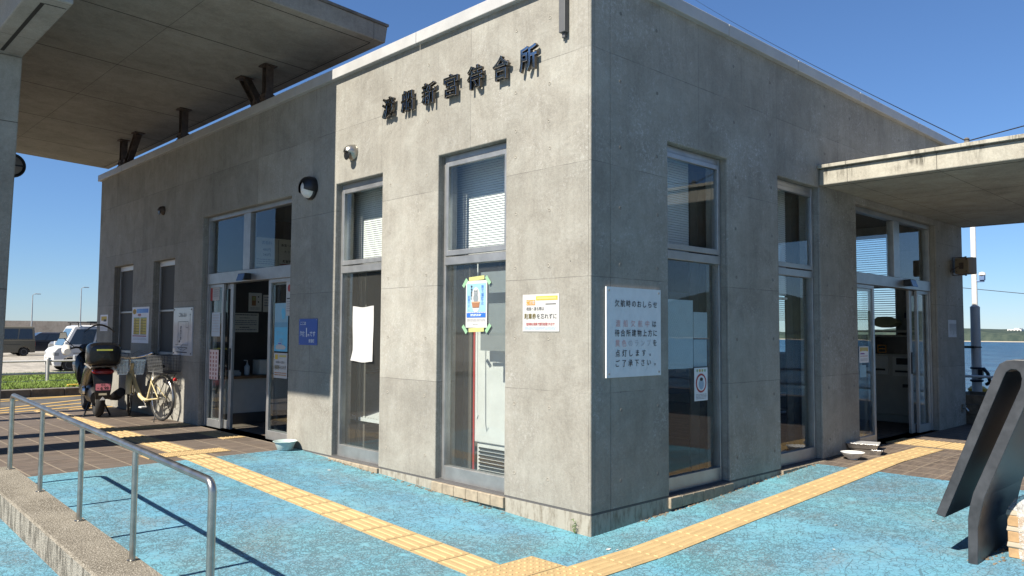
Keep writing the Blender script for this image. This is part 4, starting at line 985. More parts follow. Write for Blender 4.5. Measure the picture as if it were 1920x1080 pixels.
back('paper_notice', 'narrow pale paper beside the framed picture inside the front entrance', 1.14, 1.93, .12, .27, lambda p: p.rows(.02, .03, .1, .2, 4, GREYINK))
def fare(p):
    p.text('渡船料', .20, .08, .06, INK, 'C', .01).text('480円', .20, .19, .055, INK, 'C', .01).text('240円', .20, .27, .055, INK, 'C', .01).rows(.03, .34, .35, .44, 3, GREYINK)
    p.rect(.395, .02, .402, .46, INK).text('新宮〜相島', .57, .10, .05, INK, 'C', .012).text('大 小', .55, .20, .045, INK, 'C', .01).text('新宮港', .55, .36, .05, INK, 'C', .02).rect(.42, .40, .68, .415, REDINK).rect(.69, .22, .70, .415, REDINK)
back('fare_board', 'white fare board high inside the front entrance behind its transom window', .98, 2.84, .74, .47, fare)
t = thing('sanitizer_bottle', 'clear pump bottle standing on the ticket counter', 'bottle', (.72, 7.36, .70))
mb = MB(); mb.lathe([(.03, 0), (.04, .01), (.04, .13), (.014, .16), (.014, .18)], (0, 0, 0), 14); mb.build('bottle', cm('pale_plastic', (.45, .5, .55), .2), t, local=True, smooth=True)
mb = MB(); mb.tube([(0, 0, .18), (0, 0, .215), (-.05, 0, .22)], .008, 6); mb.build('pump', MT['white'], t, local=True)
mb = MB(); mb.box(.92, 7.36, .70, 1.25, 7.6, .92); tag(mb.build('paper_carton', cm('indoor_paper', (.62, .59, .52)), None, bevel=.006), 'pale carton on the ticket counter right of the pump bottle', 'box')
mb = MB(); mb.box(.40, 7.3, .70, .60, 7.45, .75); mb.box(.42, 7.31, .75, .58, 7.44, .775); tag(mb.build('paper_stack', MT['paper'], None), 'low stack of white leaflets on the ticket counter left of the bottle', 'leaflets')
# papers on the entrance glass
def onA(name, label, y1, z1, W, H, fn, base=None, cat='poster', x=.0985):
    p = Panel((x, y1, z1), AR, AN, W, H, .0015, base); fn(p); return p.build(name, label, cat)
onA('door_sticker', 'red and white sticker at the top of the left entrance sidelight', 7.26, 1.98, .30, .19, lambda p: (p.rect(0, 0, .07, .19, REDINK), p.rows(.10, .03, .27, .15, 4, GREYINK)))
onA('paper_sheet', 'pale paper halfway up the left entrance sidelight', 7.20, 1.62, .28, .34, lambda p: p.rows(.03, .03, .25, .3, 7, FADEG), cm('tint_paper', (.45, .52, .58)))
def pinkrows(p):
    for c in range(3):
        for k in range(7): p.rect(.03 + c * .095, .03 + k * .058, .07 + c * .095, .066 + k * .058, cm('brown_red_ink', (.36, .13, .11)))
onA('door_notice', 'pinkish notice with three columns of dark red marks low on the left entrance sidelight', 7.25, 1.09, .31, .42, pinkrows, cm('pinkish_paper', (.70, .56, .53)))
def seapost(p):
    p.rect(0, .30, .33, .60, CYANI); p.rect(0, .24, .33, .30, cm('mid_sea', (.12, .27, .38)), 2); p.poly([(.17, .10), (.20, .06), (.25, .08), (.28, .13), (.25, .2), (.20, .2)], CYANI, 2); p.text('海', .09, .38, .07, LBLUE, 'C', .01).text('さん', .2, .38, .045, LBLUE, 'C', .01).text('相島', .17, .46, .05, LBLUE, 'C', .01)
    p.poly([(.04, .56), (.06, .52), (.24, .52), (.31, .545), (.27, .575), (.07, .575)], MT['paper'], 3).rect(.10, .49, .20, .52, MT['paper'], 3).rect(.11, .497, .19, .512, BLUEI, 4)
onA('sea_poster', 'blue poster of a boat on the sea on the right entrance sidelight', 5.285, 1.71, .34, .60, seapost, cm('sky_pale', (.20, .35, .44)))
def pk(p):
    p.rect(.03, .02, .10, .08, YEL).rect(.14, .025, .32, .05, cm('pale_yellow', (.42, .36, .13))).text('相島へ渡る', .17, .115, .035, INK, 'C', 0, .28).text('駐車券', .09, .18, .06, cm('dark_olive_ink', (.10, .075, .01)), 'C', .014, .13).text('を忘れず', .24, .18, .05, INK, 'C', .0, .16).rows(.02, .24, .33, .29, 2, BROWNI)
onA('parking_notice', 'white and yellow parking notice under the sea poster on the right sidelight', 5.285, 1.09, .345, .31, pk)
onA('heart_poster', 'white paper with a red heart at the upper right of the right sidelight', 5.0, 2.0 - .03, .16, .42, lambda p: (p.disc(.08, .08, .045, REDINK), p.rect(.02, .20, .14, .215, INK), p.rows(.02, .24, .14, .38, 5, GREYINK)), x=.0965)
p = Panel((5.145, .0985, 1.215), BR, BN, .275, .20, .0015, cm('sticker_white', (.58, .60, .62), .4))
p.rect(.02, .01, .255, .055, cm('pale_yellow', (.42, .36, .13))); [p.poly([(u, .06), (u + .025, .012), (u + .05, .06)], YEL, 2) for u in (.01, .21)]
p.rect(.03, .08, .15, .095, cm('purple_ink', (.20, .05, .25))).rows(.03, .115, .24, .13, 1, REDINK).rows(.03, .15, .24, .18, 2, GREYINK); p.build('door_sticker', 'yellow and white warning sticker on the left glass of the right entrance', 'sticker')
sheet_on('blue_leaflet', 'small blue leaflet under the warning sticker on the right entrance glass', PB, 5.16, 5.34, .84, .985, .0975, LBLUE)
# ticket machine inside the right entrance
t = thing('ticket_machine', 'beige ticket machine with dark screens inside the right entrance', 'ticket machine', (8.35, .85, 0))
BE = cm('beige_steel', (.34, .31, .25), .5)
mb = MB(); mb.box(8.2, .42, .12, 8.55, 1.5, 1.36); mb.box(8.24, .45, 0, 8.55, 1.47, .12); mb.build('body', BE, t, bevel=.01)
mb = MB(); mb.box(8.185, .55, 1.06, 8.199, 1.4, 1.33); mb.build('screen', MT['black_gloss'], t)
mb = MB()
for q in ((.93, 1.06, 1.08, 1.09), (.93, 1.06, 1.19, 1.20), (.93, .94, 1.09, 1.19), (1.05, 1.06, 1.09, 1.19), (.94, 1.05, 1.135, 1.145)): mb.box(8.181, q[0], q[2], 8.184, q[1], q[3])
mb.build('digit', ORG_, t)
mb = MB(); mb.box(8.18, .50, .72, 8.199, .84, 1.02); mb.box(8.18, .90, .74, 8.199, 1.35, 1.02); mb.build('panel', cm('beige_light', (.44, .42, .36), .5), t, bevel=.004)
mb = MB(); mb.box(8.17, .56, .90, 8.179, .78, 1.0); mb.box(8.17, .6, .78, 8.179, .8, .81); mb.box(8.17, .95, .8, 8.179, 1.1, .83); mb.box(8.17, 1.15, .84, 8.179, 1.3, .94); mb.box(8.19, .62, .55, 8.199, .70, .60); mb.build('slot', MT['black'], t)
mb = MB(); mb.box(8.1, .4, 1.40, 8.5, 1.5, 1.43); mb.build('shelf', BE, t); 
mb = MB(); mb.loft([(-.15, 0, 0, .1, .02), (-.05, .02, .06, .2, .09), (.06, 0, .05, .2, .08), (.15, 0, 0, .1, .02)], 14, 2); o = mb.build('netting_bundle', cm('yellowish_netting', (.28, .27, .15), .8), None, local=True, smooth=True); o.location = (8.3, .95, 1.50); tag(o, 'bundle of yellowish netting on the shelf over the ticket machine', 'netting')
mb = MB(); mb.lathe([(.01, 0), (.09, .0), (.10, .04), (.05, .05), (.05, .16), (.01, .2)], (8.3, .55, 1.432), 12); [mb.box(8.3 - .012 + .07 * math.cos(a), .55 - .012 + .13 * math.sin(a), 1.62, 8.3 + .012 + .07 * math.cos(a), .55 + .012 + .13 * math.sin(a), 1.70) for a in [k * .7 for k in range(9)]]; tag(mb.build('dark_trophy', cm('navy_cloth', (.03, .035, .07))), 'dark blue fluffy ornament on the shelf over the ticket machine', 'ornament')

# ------------------------------------------------------------------ right end of the side wall
t = thing('loudspeaker', 'boxy tan outdoor loudspeaker on a bracket at the far end of the shaded wall', 'loudspeaker', (8.28, -.19, 2.385))
TN = cm('tan_speaker', (.17, .13, .085), .5)
mb = MB(); mb.T = Matrix.Rotation(R(-14), 4, 'Z'); mb.rings([[(x, sy * a, sz_ * b) for sy, sz_ in ((-1, -1), (1, -1), (1, 1), (-1, 1))] for x, a, b in ((-.10, .105, .115), (.0, .115, .125), (.085, .115, .125), (.10, .11, .12))]); mb.build('cabinet', TN, t, local=True, bevel=.03, seg=4)
mb = MB(); mb.T = Matrix.Rotation(R(-14), 4, 'Z'); mb.box(-.112, -.03, -.05, -.101, .03, .04); mb.tube([(-.105, 0, 0), (-.15, .03, -.02), (-.14, .12, -.06), (-.05, .2, -.05), (-.04, .2, .1)], .007, 6)
for a, b in ((-.075, .085), (.075, .085), (-.075, -.085), (.075, -.085)): mb.lathe([(.008, -.108), (.008, -.101)], (0, a, b), 8, 'X')
mb.build('rear_plug', MT['dark_steel'], t, local=True)
mb = MB(); mb.tube([(.02, .0, .13), (.0, .17, .135), (.0, .17, -.135), (.02, .0, -.13)], .009, 6); mb.box(-.06, .165, -.09, .06, .187, .09); mb.tube([(.02, 0, .12), (.02, 0, .145)], .014, 6); mb.tube([(.02, 0, -.145), (.02, 0, -.12)], .014, 6); mb.build('bracket', MT['stone'], t, local=True)
p = Panel((8.07, -.001, 1.585), BR, BN, .36, .255, .002, cm('torn_white_paper', (.42, .43, .45)))
for k in range(7): u = .05 + k * .045; h = rnd.uniform(.04, .12); p.poly([(u, .06), (u + .03, .05), (u + .026, .10 + h), (u + .008, .08 + h * 1.3)], cm('scrape_grey', (.20, .20, .21)))
p.build('torn_paper', 'torn scrap of white paper on the shaded wall under the loudspeaker', 'paper')
t = thing('wooden_planter', 'weathered brown wooden box standing against the far right end of the building', 'box', (9.2, 0, 0))
mb = MB()
for k in range(3): mb.box(8.95, -.35, .005 + k * .15, 9.75, -.31, .145 + k * .15); mb.box(8.95, .21, .005 + k * .15, 9.75, .25, .145 + k * .15); mb.box(8.91, -.35, .005 + k * .15, 8.948, .25, .145 + k * .15); mb.box(9.752, -.35, .005 + k * .15, 9.79, .25, .145 + k * .15)
mb.box(8.955, -.305, .0, 9.745, .205, .3); mb.build('boards', MT['old_wood'], t, bevel=.004)
mb = MB(); [mb.box(8.89, y, 0, 8.909, y + .05, .47) for y in (-.34, .19)]; mb.build('post', MT['old_wood'], t)
mb = MB(); mb.tube([(8.6, 0, .26), (8.6, -.06, .26), (8.6, -.09, .22)], .014, 8); mb.box(8.57, -.012, .2, 8.63, -.001, .32); mb.tube([(8.56, -.05, .30), (8.64, -.05, .30)], .008, 6); mb.tube([(8.6, -.05, .26), (8.6, -.05, .3)], .007, 6); tag(mb.build('water_tap', MT['steel']), 'small wall tap low on the shaded wall by the wooden box', 'tap')
# pole with camera
t = thing('utility_pole', 'white two-stage steel pole with lower tube coloured grey for shade behind the far building corner', 'pole', (11, .46, 0))
mb = MB(); mb.lathe([(.080, -.02), (.077, 1.80), (.079, 1.86), (.048, 1.89)], (0, 0, 0), 20); mb.build('lower_tube', cm('pole_shade_grey', (.34, .35, .36), .5), t, local=True, smooth=True)  # greyer colour paints the shade on the lower part of the white pole
mb = MB(); mb.lathe([(.047, 1.885), (.042, 4.1), (.02, 4.13)], (0, 0, 0), 16); mb.build('upper_tube', MT['white'], t, local=True, smooth=True)
mb = MB(); mb.torus((0, 0, 1.15), .084, .012, 'Z', 20, 6); mb.torus((0, 0, .78), .084, .02, 'Z', 20, 6); mb.torus((0, 0, .56), .086, .024, 'Z', 20, 6); mb.box(-.16, -.02, 1.13, -.07, .2, 1.17); mb.box(-.10, -.12, .60, -.02, -.05, .76); mb.tube([(-.05, -.12, .78), (-.1, -.2, .7), (-.05, -.22, .55), (0, -.15, .5)], .03, 8); mb.build('clamp', MT['black'], t, local=True)
mb = MB(); mb.box(-.02, -.16, 2.30, .02, -.03, 2.33); mb.box(-.04, -.17, 2.33, .04, -.09, 2.42); mb.build('camera_box', cm('camera_blue', (.10, .16, .30), .4), t, local=True, bevel=.008)
mb = MB(); mb.lathe([(.06, 0), (.05, .045), (.002, .06)], (0, -.13, 2.422), 12); mb.build('camera_dome', MT['white'], t, local=True, smooth=True)
t = thing('quay_railing', 'white pipe railing along the quay at the water side', 'railing', (10.8, 0, 0))
mb = MB(); [mb.tube([(10.8, 3, z), (10.8, -9, z)], .024, 8) for z in (.64, .34)]; mb.build('rail', MT['white'], t)
for k in range(6): mb = MB(); mb.tube([(10.8, 2 - 2.0 * k, 0), (10.8, 2 - 2.0 * k, .64)], .024, 8); mb.build('post', MT['white'], t)
def bollard(x, y, label):
    t = thing('mooring_bollard', label, 'bollard', (x, y, 0), 0, 'yellow bollards on the quay')
    mb = MB(); mb.lathe([(.16, 0), (.15, .06), (.10, .1), (.10, .28), (.15, .33), (.16, .38), (.10, .43), (.002, .44)], (0, 0, 0), 18); mb.build('body', cm('bollard_yellow', (.5, .28, .02), .4), t, local=True, smooth=True)
    mb = MB(); mb.lathe([(.20, 0), (.20, .02), (.16, .025)], (0, 0, 0), 18); mb.build('base_plate', MT['stone'], t, local=True)
bollard(11.6, .62, 'yellow mooring bollard left of the utility pole by the water'); bollard(11.6, -.02, 'yellow mooring bollard right of the utility pole above the wooden box')
# bowl, foil trays, basin
mb = MB(); mb.lathe([(.05, .0), (.052, .008), (.095, .04), (.122, .072), (.126, .078), (.120, .076), (.09, .045), (.04, .014), (.002, .012)], (4.16, -.215, gz(4.16, -.2)), 28); tag(mb.build('white_bowl', MT['white'], None, smooth=True), 'shallow white bowl on the pavers beside the foil trays', 'bowl')
FOIL = simple('crinkled_foil', (.42, .42, .42), .3, 1.0, var=.1, vs=30, bump=1.2, bs=45)
for k, (dx, dy, z, rot, lb) in enumerate(((.0, 0.0, 0.002, 12, 'dark lower foil tray of the pair beside the white bowl'), (-.05, .03, .066, 18, 'shiny upper foil tray of the pair beside the white bowl'))):
    t = thing('foil_tray', lb, 'tray', (4.68 + dx, -.17 + dy, gz(4.6, 0) + z), R(rot), 'foil trays at the right entrance')
    mb = MB(); mb.rings([[(sx * a, sy * b, zz) for sx, sy in ((-1, -1), (1, -1), (1, 1), (-1, 1))] for a, b, zz in ((.10, .145, 0), (.115, .165, .052), (.125, .175, .054), (.125, .175, .057), (.112, .162, .055), (.098, .142, .006))]); mb.build('pan', FOIL, t, local=True, bevel=.004)
    mb = MB(); mb.box(-.124, -.174, .0575, .124, .174, .0605); mb.build('lid', MT['black'] if k == 0 else cm('tray_lid_grey', (.30, .30, .30), .4), t, local=True, bevel=.002)
mb = MB(); mb.lathe([(.082, 0), (.087, .004), (.108, .06), (.124, .092), (.136, .095), (.138, .10), (.131, .102), (.118, .092), (.10, .05), (.075, .012), (.002, .01)], (-.155, 4.47, .001), 32); tag(mb.build('wash_basin', cm('pale_mint_plastic', (.36, .45, .445), .35), None, smooth=True), 'pale mint plastic wash basin on the ground at the right foot of the entrance', 'basin')
# plant and dirt at the wall foot
t = thing('weed', 'tiny green weed growing at the foot of the sunlit corner', 'plant', (-.012, .145, -.165))
mb = MB(); [mb.tube([(0, 0, 0), (-.01 + rnd.uniform(-.01, .004), rnd.uniform(-.02, .02), rnd.uniform(.04, .09))], .0015, 4) for k in range(6)]; mb.build('stem', MT['leaf'], t, local=True)
mb = MB()
for k in range(46):
    x, y, z, a = rnd.uniform(-.025, -.002), rnd.uniform(-.022, .022), rnd.uniform(.005, .105), rnd.uniform(0, 6.28); s_ = rnd.uniform(.006, .013)
    mb.add([(x, y, z), (x + s_ * math.cos(a) * .6, y + s_ * math.sin(a), z + s_ * .5), (x + s_ * .3, y + s_ * math.sin(a) * 1.6, z + s_), (x - s_ * .5, y + s_ * .6, z + s_ * .6)], [(0, 1, 2, 3)])
mb.build('leaves', MT['leaf'], t, local=True, recalc=False)
mb = MB()
for k in range(420):
    if rnd.random() < .7: x, y = rnd.uniform(.55, 3.9), -abs(rnd.gauss(0, .022)) - .003
    else: x, y = -abs(rnd.gauss(0, .02)) - .03, rnd.uniform(.9, 3.75)
    if rnd.random() < .12: x, y = 1.2 + rnd.uniform(.05, .5), -2.28 + rnd.gauss(0, .06)
    z = gz(x, y); s_ = rnd.uniform(.006, .026)
    mb.rings([[(x + s_ * q * math.cos(a) * rnd.uniform(.7, 1.2), y + s_ * .5 * q * math.sin(a), z + h) for a in [k2 * 1.2566 for k2 in range(5)]] for q, h in ((1, -.002), (.7, s_ * .25), (.1, s_ * .35))])
tag(stuff(mb.build('wall_foot_litter', MT['dirt'])), 'brown dirt and leaf litter gathered along the foot of the walls', 'litter')
mb = MB()
for (x, y) in ((-.12, -.35), (-.16, -.30), (.9, -1.45), (1.5, -1.2), (-.33, 3.2), (2.1, -1.7), (.2, -1.9)):
    z = gz(x, y) + .002; s_ = rnd.uniform(.012, .028); a = rnd.uniform(0, 3)
    mb.add([(x + s_ * math.cos(a + k * 1.26) * rnd.uniform(.5, 1.2), y + s_ * math.sin(a + k * 1.26) * .6, z + rnd.uniform(0, .006)) for k in range(5)], [(0, 1, 2, 3, 4)])
tag(stuff(mb.build('paper_scraps', MT['paper'], recalc=False)), 'scattered white paper scraps on the blue ground', 'litter')

# ------------------------------------------------------------------ ramp kerb and handrail
mb = MB(); rs = []
for y in (-4.0, -2, -1, 0, .8, 1.6, 2.4, 3.2, 4.0, 4.32):
    z = gz(-3, y); t_ = z + .15
    rs.append([(-3.178, y, z - .3), (-3.178, y, t_ - .012), (-3.166, y, t_), (-2.892, y, t_), (-2.88, y, t_ - .012), (-2.88, y, z - .3)])
mb.rings(rs); tag(mb.build('ramp_kerb', MT['kerb'], None), 'low pebbly concrete kerb wall that carries the steel handrail', 'kerb')
hr = thing('handrail', 'brushed steel pipe handrail on five posts along the ramp kerb', 'handrail', (-2.935, 2, 0))
rz = lambda y: .783 - .0362 * (4.18 - y)
def arc(c, a0, a1, r, n=7): return [(-2.935, c[0] + r * math.cos(R(a0 + (a1 - a0) * k / n)), c[1] + r * math.sin(R(a0 + (a1 - a0) * k / n))) for k in range(n + 1)]
y0, y1 = -.085, 4.18; r_ = .055
pts = [(-2.935, y0, gz(-3, y0) + .13)] + arc((y0 + r_, rz(y0) - r_), 180, 92, r_) + arc((y1 - r_, rz(y1) - r_), 88, 0, r_) + [(-2.935, y1, gz(-3, y1) + .149)]
mb = MB(); mb.tube(pts, .0205, 14); mb.build('rail', MT['steel'], hr, smooth=True)
for y in (1.01, 2.08, 3.14): mb = MB(); mb.tube([(-2.935, y, gz(-3, y) + .149), (-2.935, y, rz(y) - .01)], .0175, 12); mb.build('post', MT['steel'], hr, smooth=True)
for y in (1.01, 2.08, 3.14, 4.18): mb = MB(); mb.lathe([(.030, 0), (.030, .004), (.02, .006)], (-2.935, y, gz(-3, y) + .1495), 14); mb.build('post_collar', MT['steel'], hr)

# ------------------------------------------------------------------ black steel sculpture and parcels
pol = [(-2.014, .162), (-2.391, 1.137), (-2.416, 1.182), (-2.457, 1.206), (-2.503, 1.213), (-2.56, 1.212), (-2.595, 1.187), (-2.611, 1.14), (-2.608, 1.081), (-2.545, .909), (-2.311, .319), (-2.282, .195), (-2.266, .112), (-2.259, -.2), (-2.201, -.2), (-2.209, .169), (-2.222, .251), (-2.243, .335), (-2.529, 1.038), (-2.537, 1.091), (-2.529, 1.13), (-2.507, 1.148), (-2.479, 1.149), (-2.453, 1.13), (-2.437, 1.093), (-2.07, .145)]
mb = MB(); mb.prism(pol, lambda p, d: (d, p[0], p[1]), 1.2, 2.1)
tag(mb.build('steel_monument', MT['black_steel'], None, bevel=.005, seg=2), 'slanting hairpin of thick black steel plate standing on the blue ground', 'sculpture')
for k, lb in enumerate(('bottom', 'middle', 'top')):
    z = gz(1.5, -2.6) + .002 + k * .104
    t = thing('cardboard_tray', '%s tan cardboard tray of the plastic wrapped stack at the sculpture foot' % lb, 'box', (1.5, -2.36, z), 0, 'wrapped cardboard trays by the sculpture')
    o_ = rnd.uniform(-.008, .008)
    mb = MB(); mb.rings([[(1.5 + o_ + sx, -2.36 + sy, z + zz) for sx, sy in ((0, 0), (0, -.46), (.34, -.46), (.34, 0))] for zz in (0, .068)]); mb.build('tray', MT['tan_box'], t, bevel=.004)
    mb = MB(); rs = []
    for zz, g in ((.066, .0), (.075, .006), (.09, .004), (.1035, .001)): rs.append([(1.5 + sx + (g if sx > 0 else -g), -2.36 + sy + (-g if sy < 0 else g), z + zz) for sx, sy in ((0, 0), (0, -.12), (0, -.3), (0, -.46), (.34, -.46), (.34, -.2), (.34, 0), (.15, 0))])
    mb.rings(rs); mb.build('contents', cm('wrapped_bottles', (.34, .29, .22), .3), t)
mb = MB(); rs = []
for zz, g in ((-.01, .012), (.1, .014), (.2, .012), (.31, .016), (.355, -.01), (.385, -.06), (.40, -.14)):
    rs.append([(1.67 + (.17 + g) * math.copysign(abs(math.cos(a)) ** .5, math.cos(a)) + rnd.uniform(-.006, .006), -2.59 + (.23 + g) * math.copysign(abs(math.sin(a)) ** .5, math.sin(a)) + rnd.uniform(-.006, .006), gz(1.5, -2.6) + .012 + zz) for a in [6.2832 * k / 26 for k in range(26)]])
mb.rings(rs); tag(mb.build('plastic_bag', MT['plastic_wrap'], None, smooth=True), 'crumpled clear plastic wrap over the cardboard tray stack', 'plastic bag')
# ------------------------------------------------------------------ scooter (rear towards us)
ang = R(82)
t = thing('scooter', 'big black scooter with top case and clear windscreen parked by the shaded wall', 'scooter', (-.70, 9.50, 0), ang)
def wheel(x, R_, r_, name='wheel'):
    mb = MB(); mb.torus((x, 0, R_ + r_), R_, r_, 'Y', 26, 10, 1.0); w_ = mb.build('wheel', MT['rubber'], t, local=True, smooth=True)
    mb = MB(); mb.lathe([(.02, -.05), (R_ - r_ * .5, -.03), (R_ - r_ * .5, .03), (.02, .05)], (x, 0, R_ + r_), 18, 'Y'); mb.build('rim', MT['stone'], w_, local=True, smooth=True)
wheel(0, .19, .068); wheel(1.33, .20, .058)
mb = MB(); mb.loft([(-.36, 0, .80, .03, .02), (-.30, 0, .80, .10, .045), (-.15, 0, .79, .165, .075), (.1, 0, .74, .195, .13), (.38, 0, .66, .185, .19), (.62, 0, .55, .165, .20), (.78, 0, .42, .17, .12), (1.0, 0, .36, .16, .09), (1.12, 0, .52, .15, .20)], 18, 2.5); mb.build('body', MT['black_gloss'], t, local=True, smooth=True)
mb = MB(); mb.loft([(-.02, .02, .30, .10, .10), (.15, .03, .36, .13, .15), (.4, .02, .36, .13, .16), (.58, 0, .36, .10, .10)], 14, 2.4); mb.build('engine', MT['black'], t, local=True, smooth=True)
mb = MB(); mb.lathe([(.002, -.01), (.075, -.005), (.085, .02), (.07, .05)], (.22, .16, .40), 16, 'Y'); mb.build('engine_cover', MT['chrome'], t, local=True, smooth=True)
mb = MB(); mb.loft([(-.12, 0, .88, .12, .03), (.05, 0, .90, .17, .05), (.35, 0, .87, .16, .05), (.62, 0, .82, .12, .05), (.7, 0, .8, .05, .03)], 14, 2.6); mb.build('seat', MT['black'], t, local=True, smooth=True)
mb = MB(); mb.loft([(-.50, 0, .98, .12, .10), (-.485, 0, .98, .205, .15), (-.42, 0, .985, .235, .185), (-.2, 0, .985, .232, .185), (-.06, 0, .975, .205, .165), (-.03, 0, .97, .15, .11)], 28, 4); tc = mb.build('top_case', MT['black_gloss'], t, local=True, smooth=True)
mb = MB(); mb.mi = 0; mb.box(-.512, -.10, 1.045, -.50, .115, 1.068); mb.build('reflector_strip', cm('lime_strip', (.50, .54, .10)), tc, local=True)
mb = MB(); mb.rings([[(-.503, y, z) for y, z in ((-.03, .95), (.03, .95), (.03, .985), (-.03, .985))], [(-.515, y, z) for y, z in ((-.026, .953), (.026, .953), (.026, .981), (-.026, .981))]]); mb.build('latch', MT['black'], tc, local=True)
mb = MB(); mb.tube([(-.38, -.17, .775), (-.42, -.17, .80), (-.44, 0, .815), (-.42, .17, .80), (-.38, .17, .775), (.05, .2, .83)], .014, 8); mb.tube([(-.38, -.17, .775), (.05, -.2, .83)], .014, 8); mb.build('grab_rail', MT['stone'], t, local=True, smooth=True)
mb = MB(); mb.loft([(-.395, 0, .715, .10, .02), (-.37, 0, .72, .15, .035), (-.28, 0, .73, .15, .04)], 14, 3); mb.build('tail_lamp', cm('tail_red', (.20, .012, .015), .2), t, local=True, smooth=True)
mb = MB(); mb.rings([[(x, sy * w_, z) for sy in (-1, 1)] + [(x - .03, sy * w_, z) for sy in (1, -1)] for x, w_, z in ((-.30, .14, .70), (-.34, .13, .58), (-.36, .11, .42), (-.33, .09, .30))]); fe = mb.build('rear_fender', MT['black'], t, local=True)
pt = Panel((0, 0, 0), (1, 0, 0), (0, 1, 0), .001, .001, .001, PINK)
mb = MB(); mb.rings([[(x, .10 * sy, z + .05 * sz_) for sy, sz_ in ((-1, -.86), (-.92, -1), (.92, -1), (1, -.86), (1, .86), (.92, 1), (-.92, 1), (-1, .86))] for x, z in ((-.392, .49), (-.388, .49))]); npl = mb.build('number_plate', cm('plate_pink', (.62, .20, .24), .4), t, local=True)
mb = MB(); yv = Vector((0, -1, 0)); mb.text('新宮', (-.3935, 0, .522), yv, ZU, .03, 'C', .01); mb.text('・6 99', (-.3935, 0, .472), yv, ZU, .062, 'C', .03, .155); mb.build('plate_number', INK, npl, local=True, recalc=False)
mb = MB(); mb.box(-.388, -.055, .365, -.372, .055, .395); mb.build('reflector', cm('amber_white', (.55, .50, .36), .3), t, local=True)
mb = MB(); mb.add([(-.385, -.04, .29), (-.385, .04, .29), (-.385, 0, .345), (-.378, -.04, .29), (-.378, .04, .29), (-.378, 0, .345)], [(0, 1, 2), (3, 5, 4), (0, 3, 4, 1), (1, 4, 5, 2), (2, 5, 3, 0)]); mb.build('triangle_badge', MT['white'], t, local=True)
mb = MB(); mb.tube([(.35, -.17, .28), (.1, -.2, .29), (-.12, -.23, .33), (-.34, -.26, .40)], [.03, .045, .075, .07], 14); mb.build('muffler', MT['black'], t, local=True, smooth=True)
for sy in (-1, 1): mb = MB(); mb.tube([(.22, sy * .10, .22), (.10, sy * .19, .005)], .014, 8); mb.build('stand_leg', MT['black'], t, local=True)
mb = MB(); mb.loft([(1.02, 0, .62, .19, .26), (1.12, 0, .74, .22, .28), (1.24, 0, .80, .17, .22), (1.36, 0, .72, .06, .1)], 18, 2.6); mb.build('front_cowl', MT['black_gloss'], t, local=True, smooth=True)
mb = MB(); mb.loft([(1.14, 0, .42, .07, .03), (1.30, 0, .50, .085, .035), (1.46, 0, .44, .06, .04)], 12, 2.5); mb.tube([(1.18, 0, .6), (1.33, 0, .26)], .05, 10); mb.build('front_fender', MT['black'], t, local=True, smooth=True)
mb = MB(); mb.tube([(.93, .36, 1.04), (1.02, .22, 1.07), (1.06, 0, 1.05), (1.02, -.22, 1.07), (.93, -.36, 1.04)], .016, 8); mb.loft([(.98, 0, 1.04, .13, .05), (1.08, 0, 1.06, .17, .07), (1.18, 0, 1.0, .1, .05)], 14, 2.5); mb.build('handlebar', MT['black'], t, local=True, smooth=True)
for sy in (1,):
    mb = MB(); mb.tube([(1.02, sy * .24, 1.07), (1.03, sy * .34, 1.16), (1.02, sy * .40, 1.22)], .008, 6); ms = mb.build('mirror_stalk', MT['black'], t, local=True)
    mb = MB(); mb.rings([[(.99 + dx, sy * .42 + a, 1.27 + b) for a, b in ((-.075, -.055), (.06, -.06), (.045, .05), (-.05, .055))] for dx in (0, .03)]); mb.build('mirror_shell', MT['black'], ms, local=True, bevel=.012)
    mb = MB(); mb.rings([[(.984 + dx, sy * .42 + a, 1.27 + b) for a, b in ((-.066, -.046), (.052, -.05), (.038, .042), (-.042, .046))] for dx in (0, .004)]); mb.build('mirror_glass', MT['mirror'], ms, local=True)
mb = MB(); mb.loft([(.84, .36, 1.0, .05, .05), (.92, .37, 1.03, .07, .09), (1.0, .36, 1.03, .04, .06)], 12, 2.4); mb.build('hand_cover', MT['white'], t, local=True, smooth=True)
mb = MB(); rs = []
def ws(k, v): 
    a = (k / 12 - .5) * 2; wid = .235 + .04 * v - .06 * v * v; return (1.16 + .05 * (1 - a * a) - .22 * v, -.11 + a * wid, .98 + .46 * v + .02 * (1 - a * a) * v)
rs = [[ws(k, v) for k in range(13)] for v in (0, .25, .5, .75, .92)]; mb.rings(rs, False, False); mb.build('windscreen', MT['clear'], t, local=True, smooth=True)
mb = MB(); rs = []
for v, dx in ((.94, .0), (.97, -.01), (1.00, -.025)):
    rs.append([(lambda q: (q[0] + dx, q[1] * 1.03, q[2] - .10 * abs(k / 12 - .5) ** 2 * 4))(ws(k, v)) for k in range(13)])
for v, dx in ((1.00, -.035), (.94, -.012)):
    rs.append([(lambda q: (q[0] + dx, q[1] * 1.03, q[2] - .10 * abs(k / 12 - .5) ** 2 * 4))(ws(k, v)) for k in range(13)])
mb.rings(rs, False, False); mb.build('visor', MT['black'], t, local=True, smooth=True)

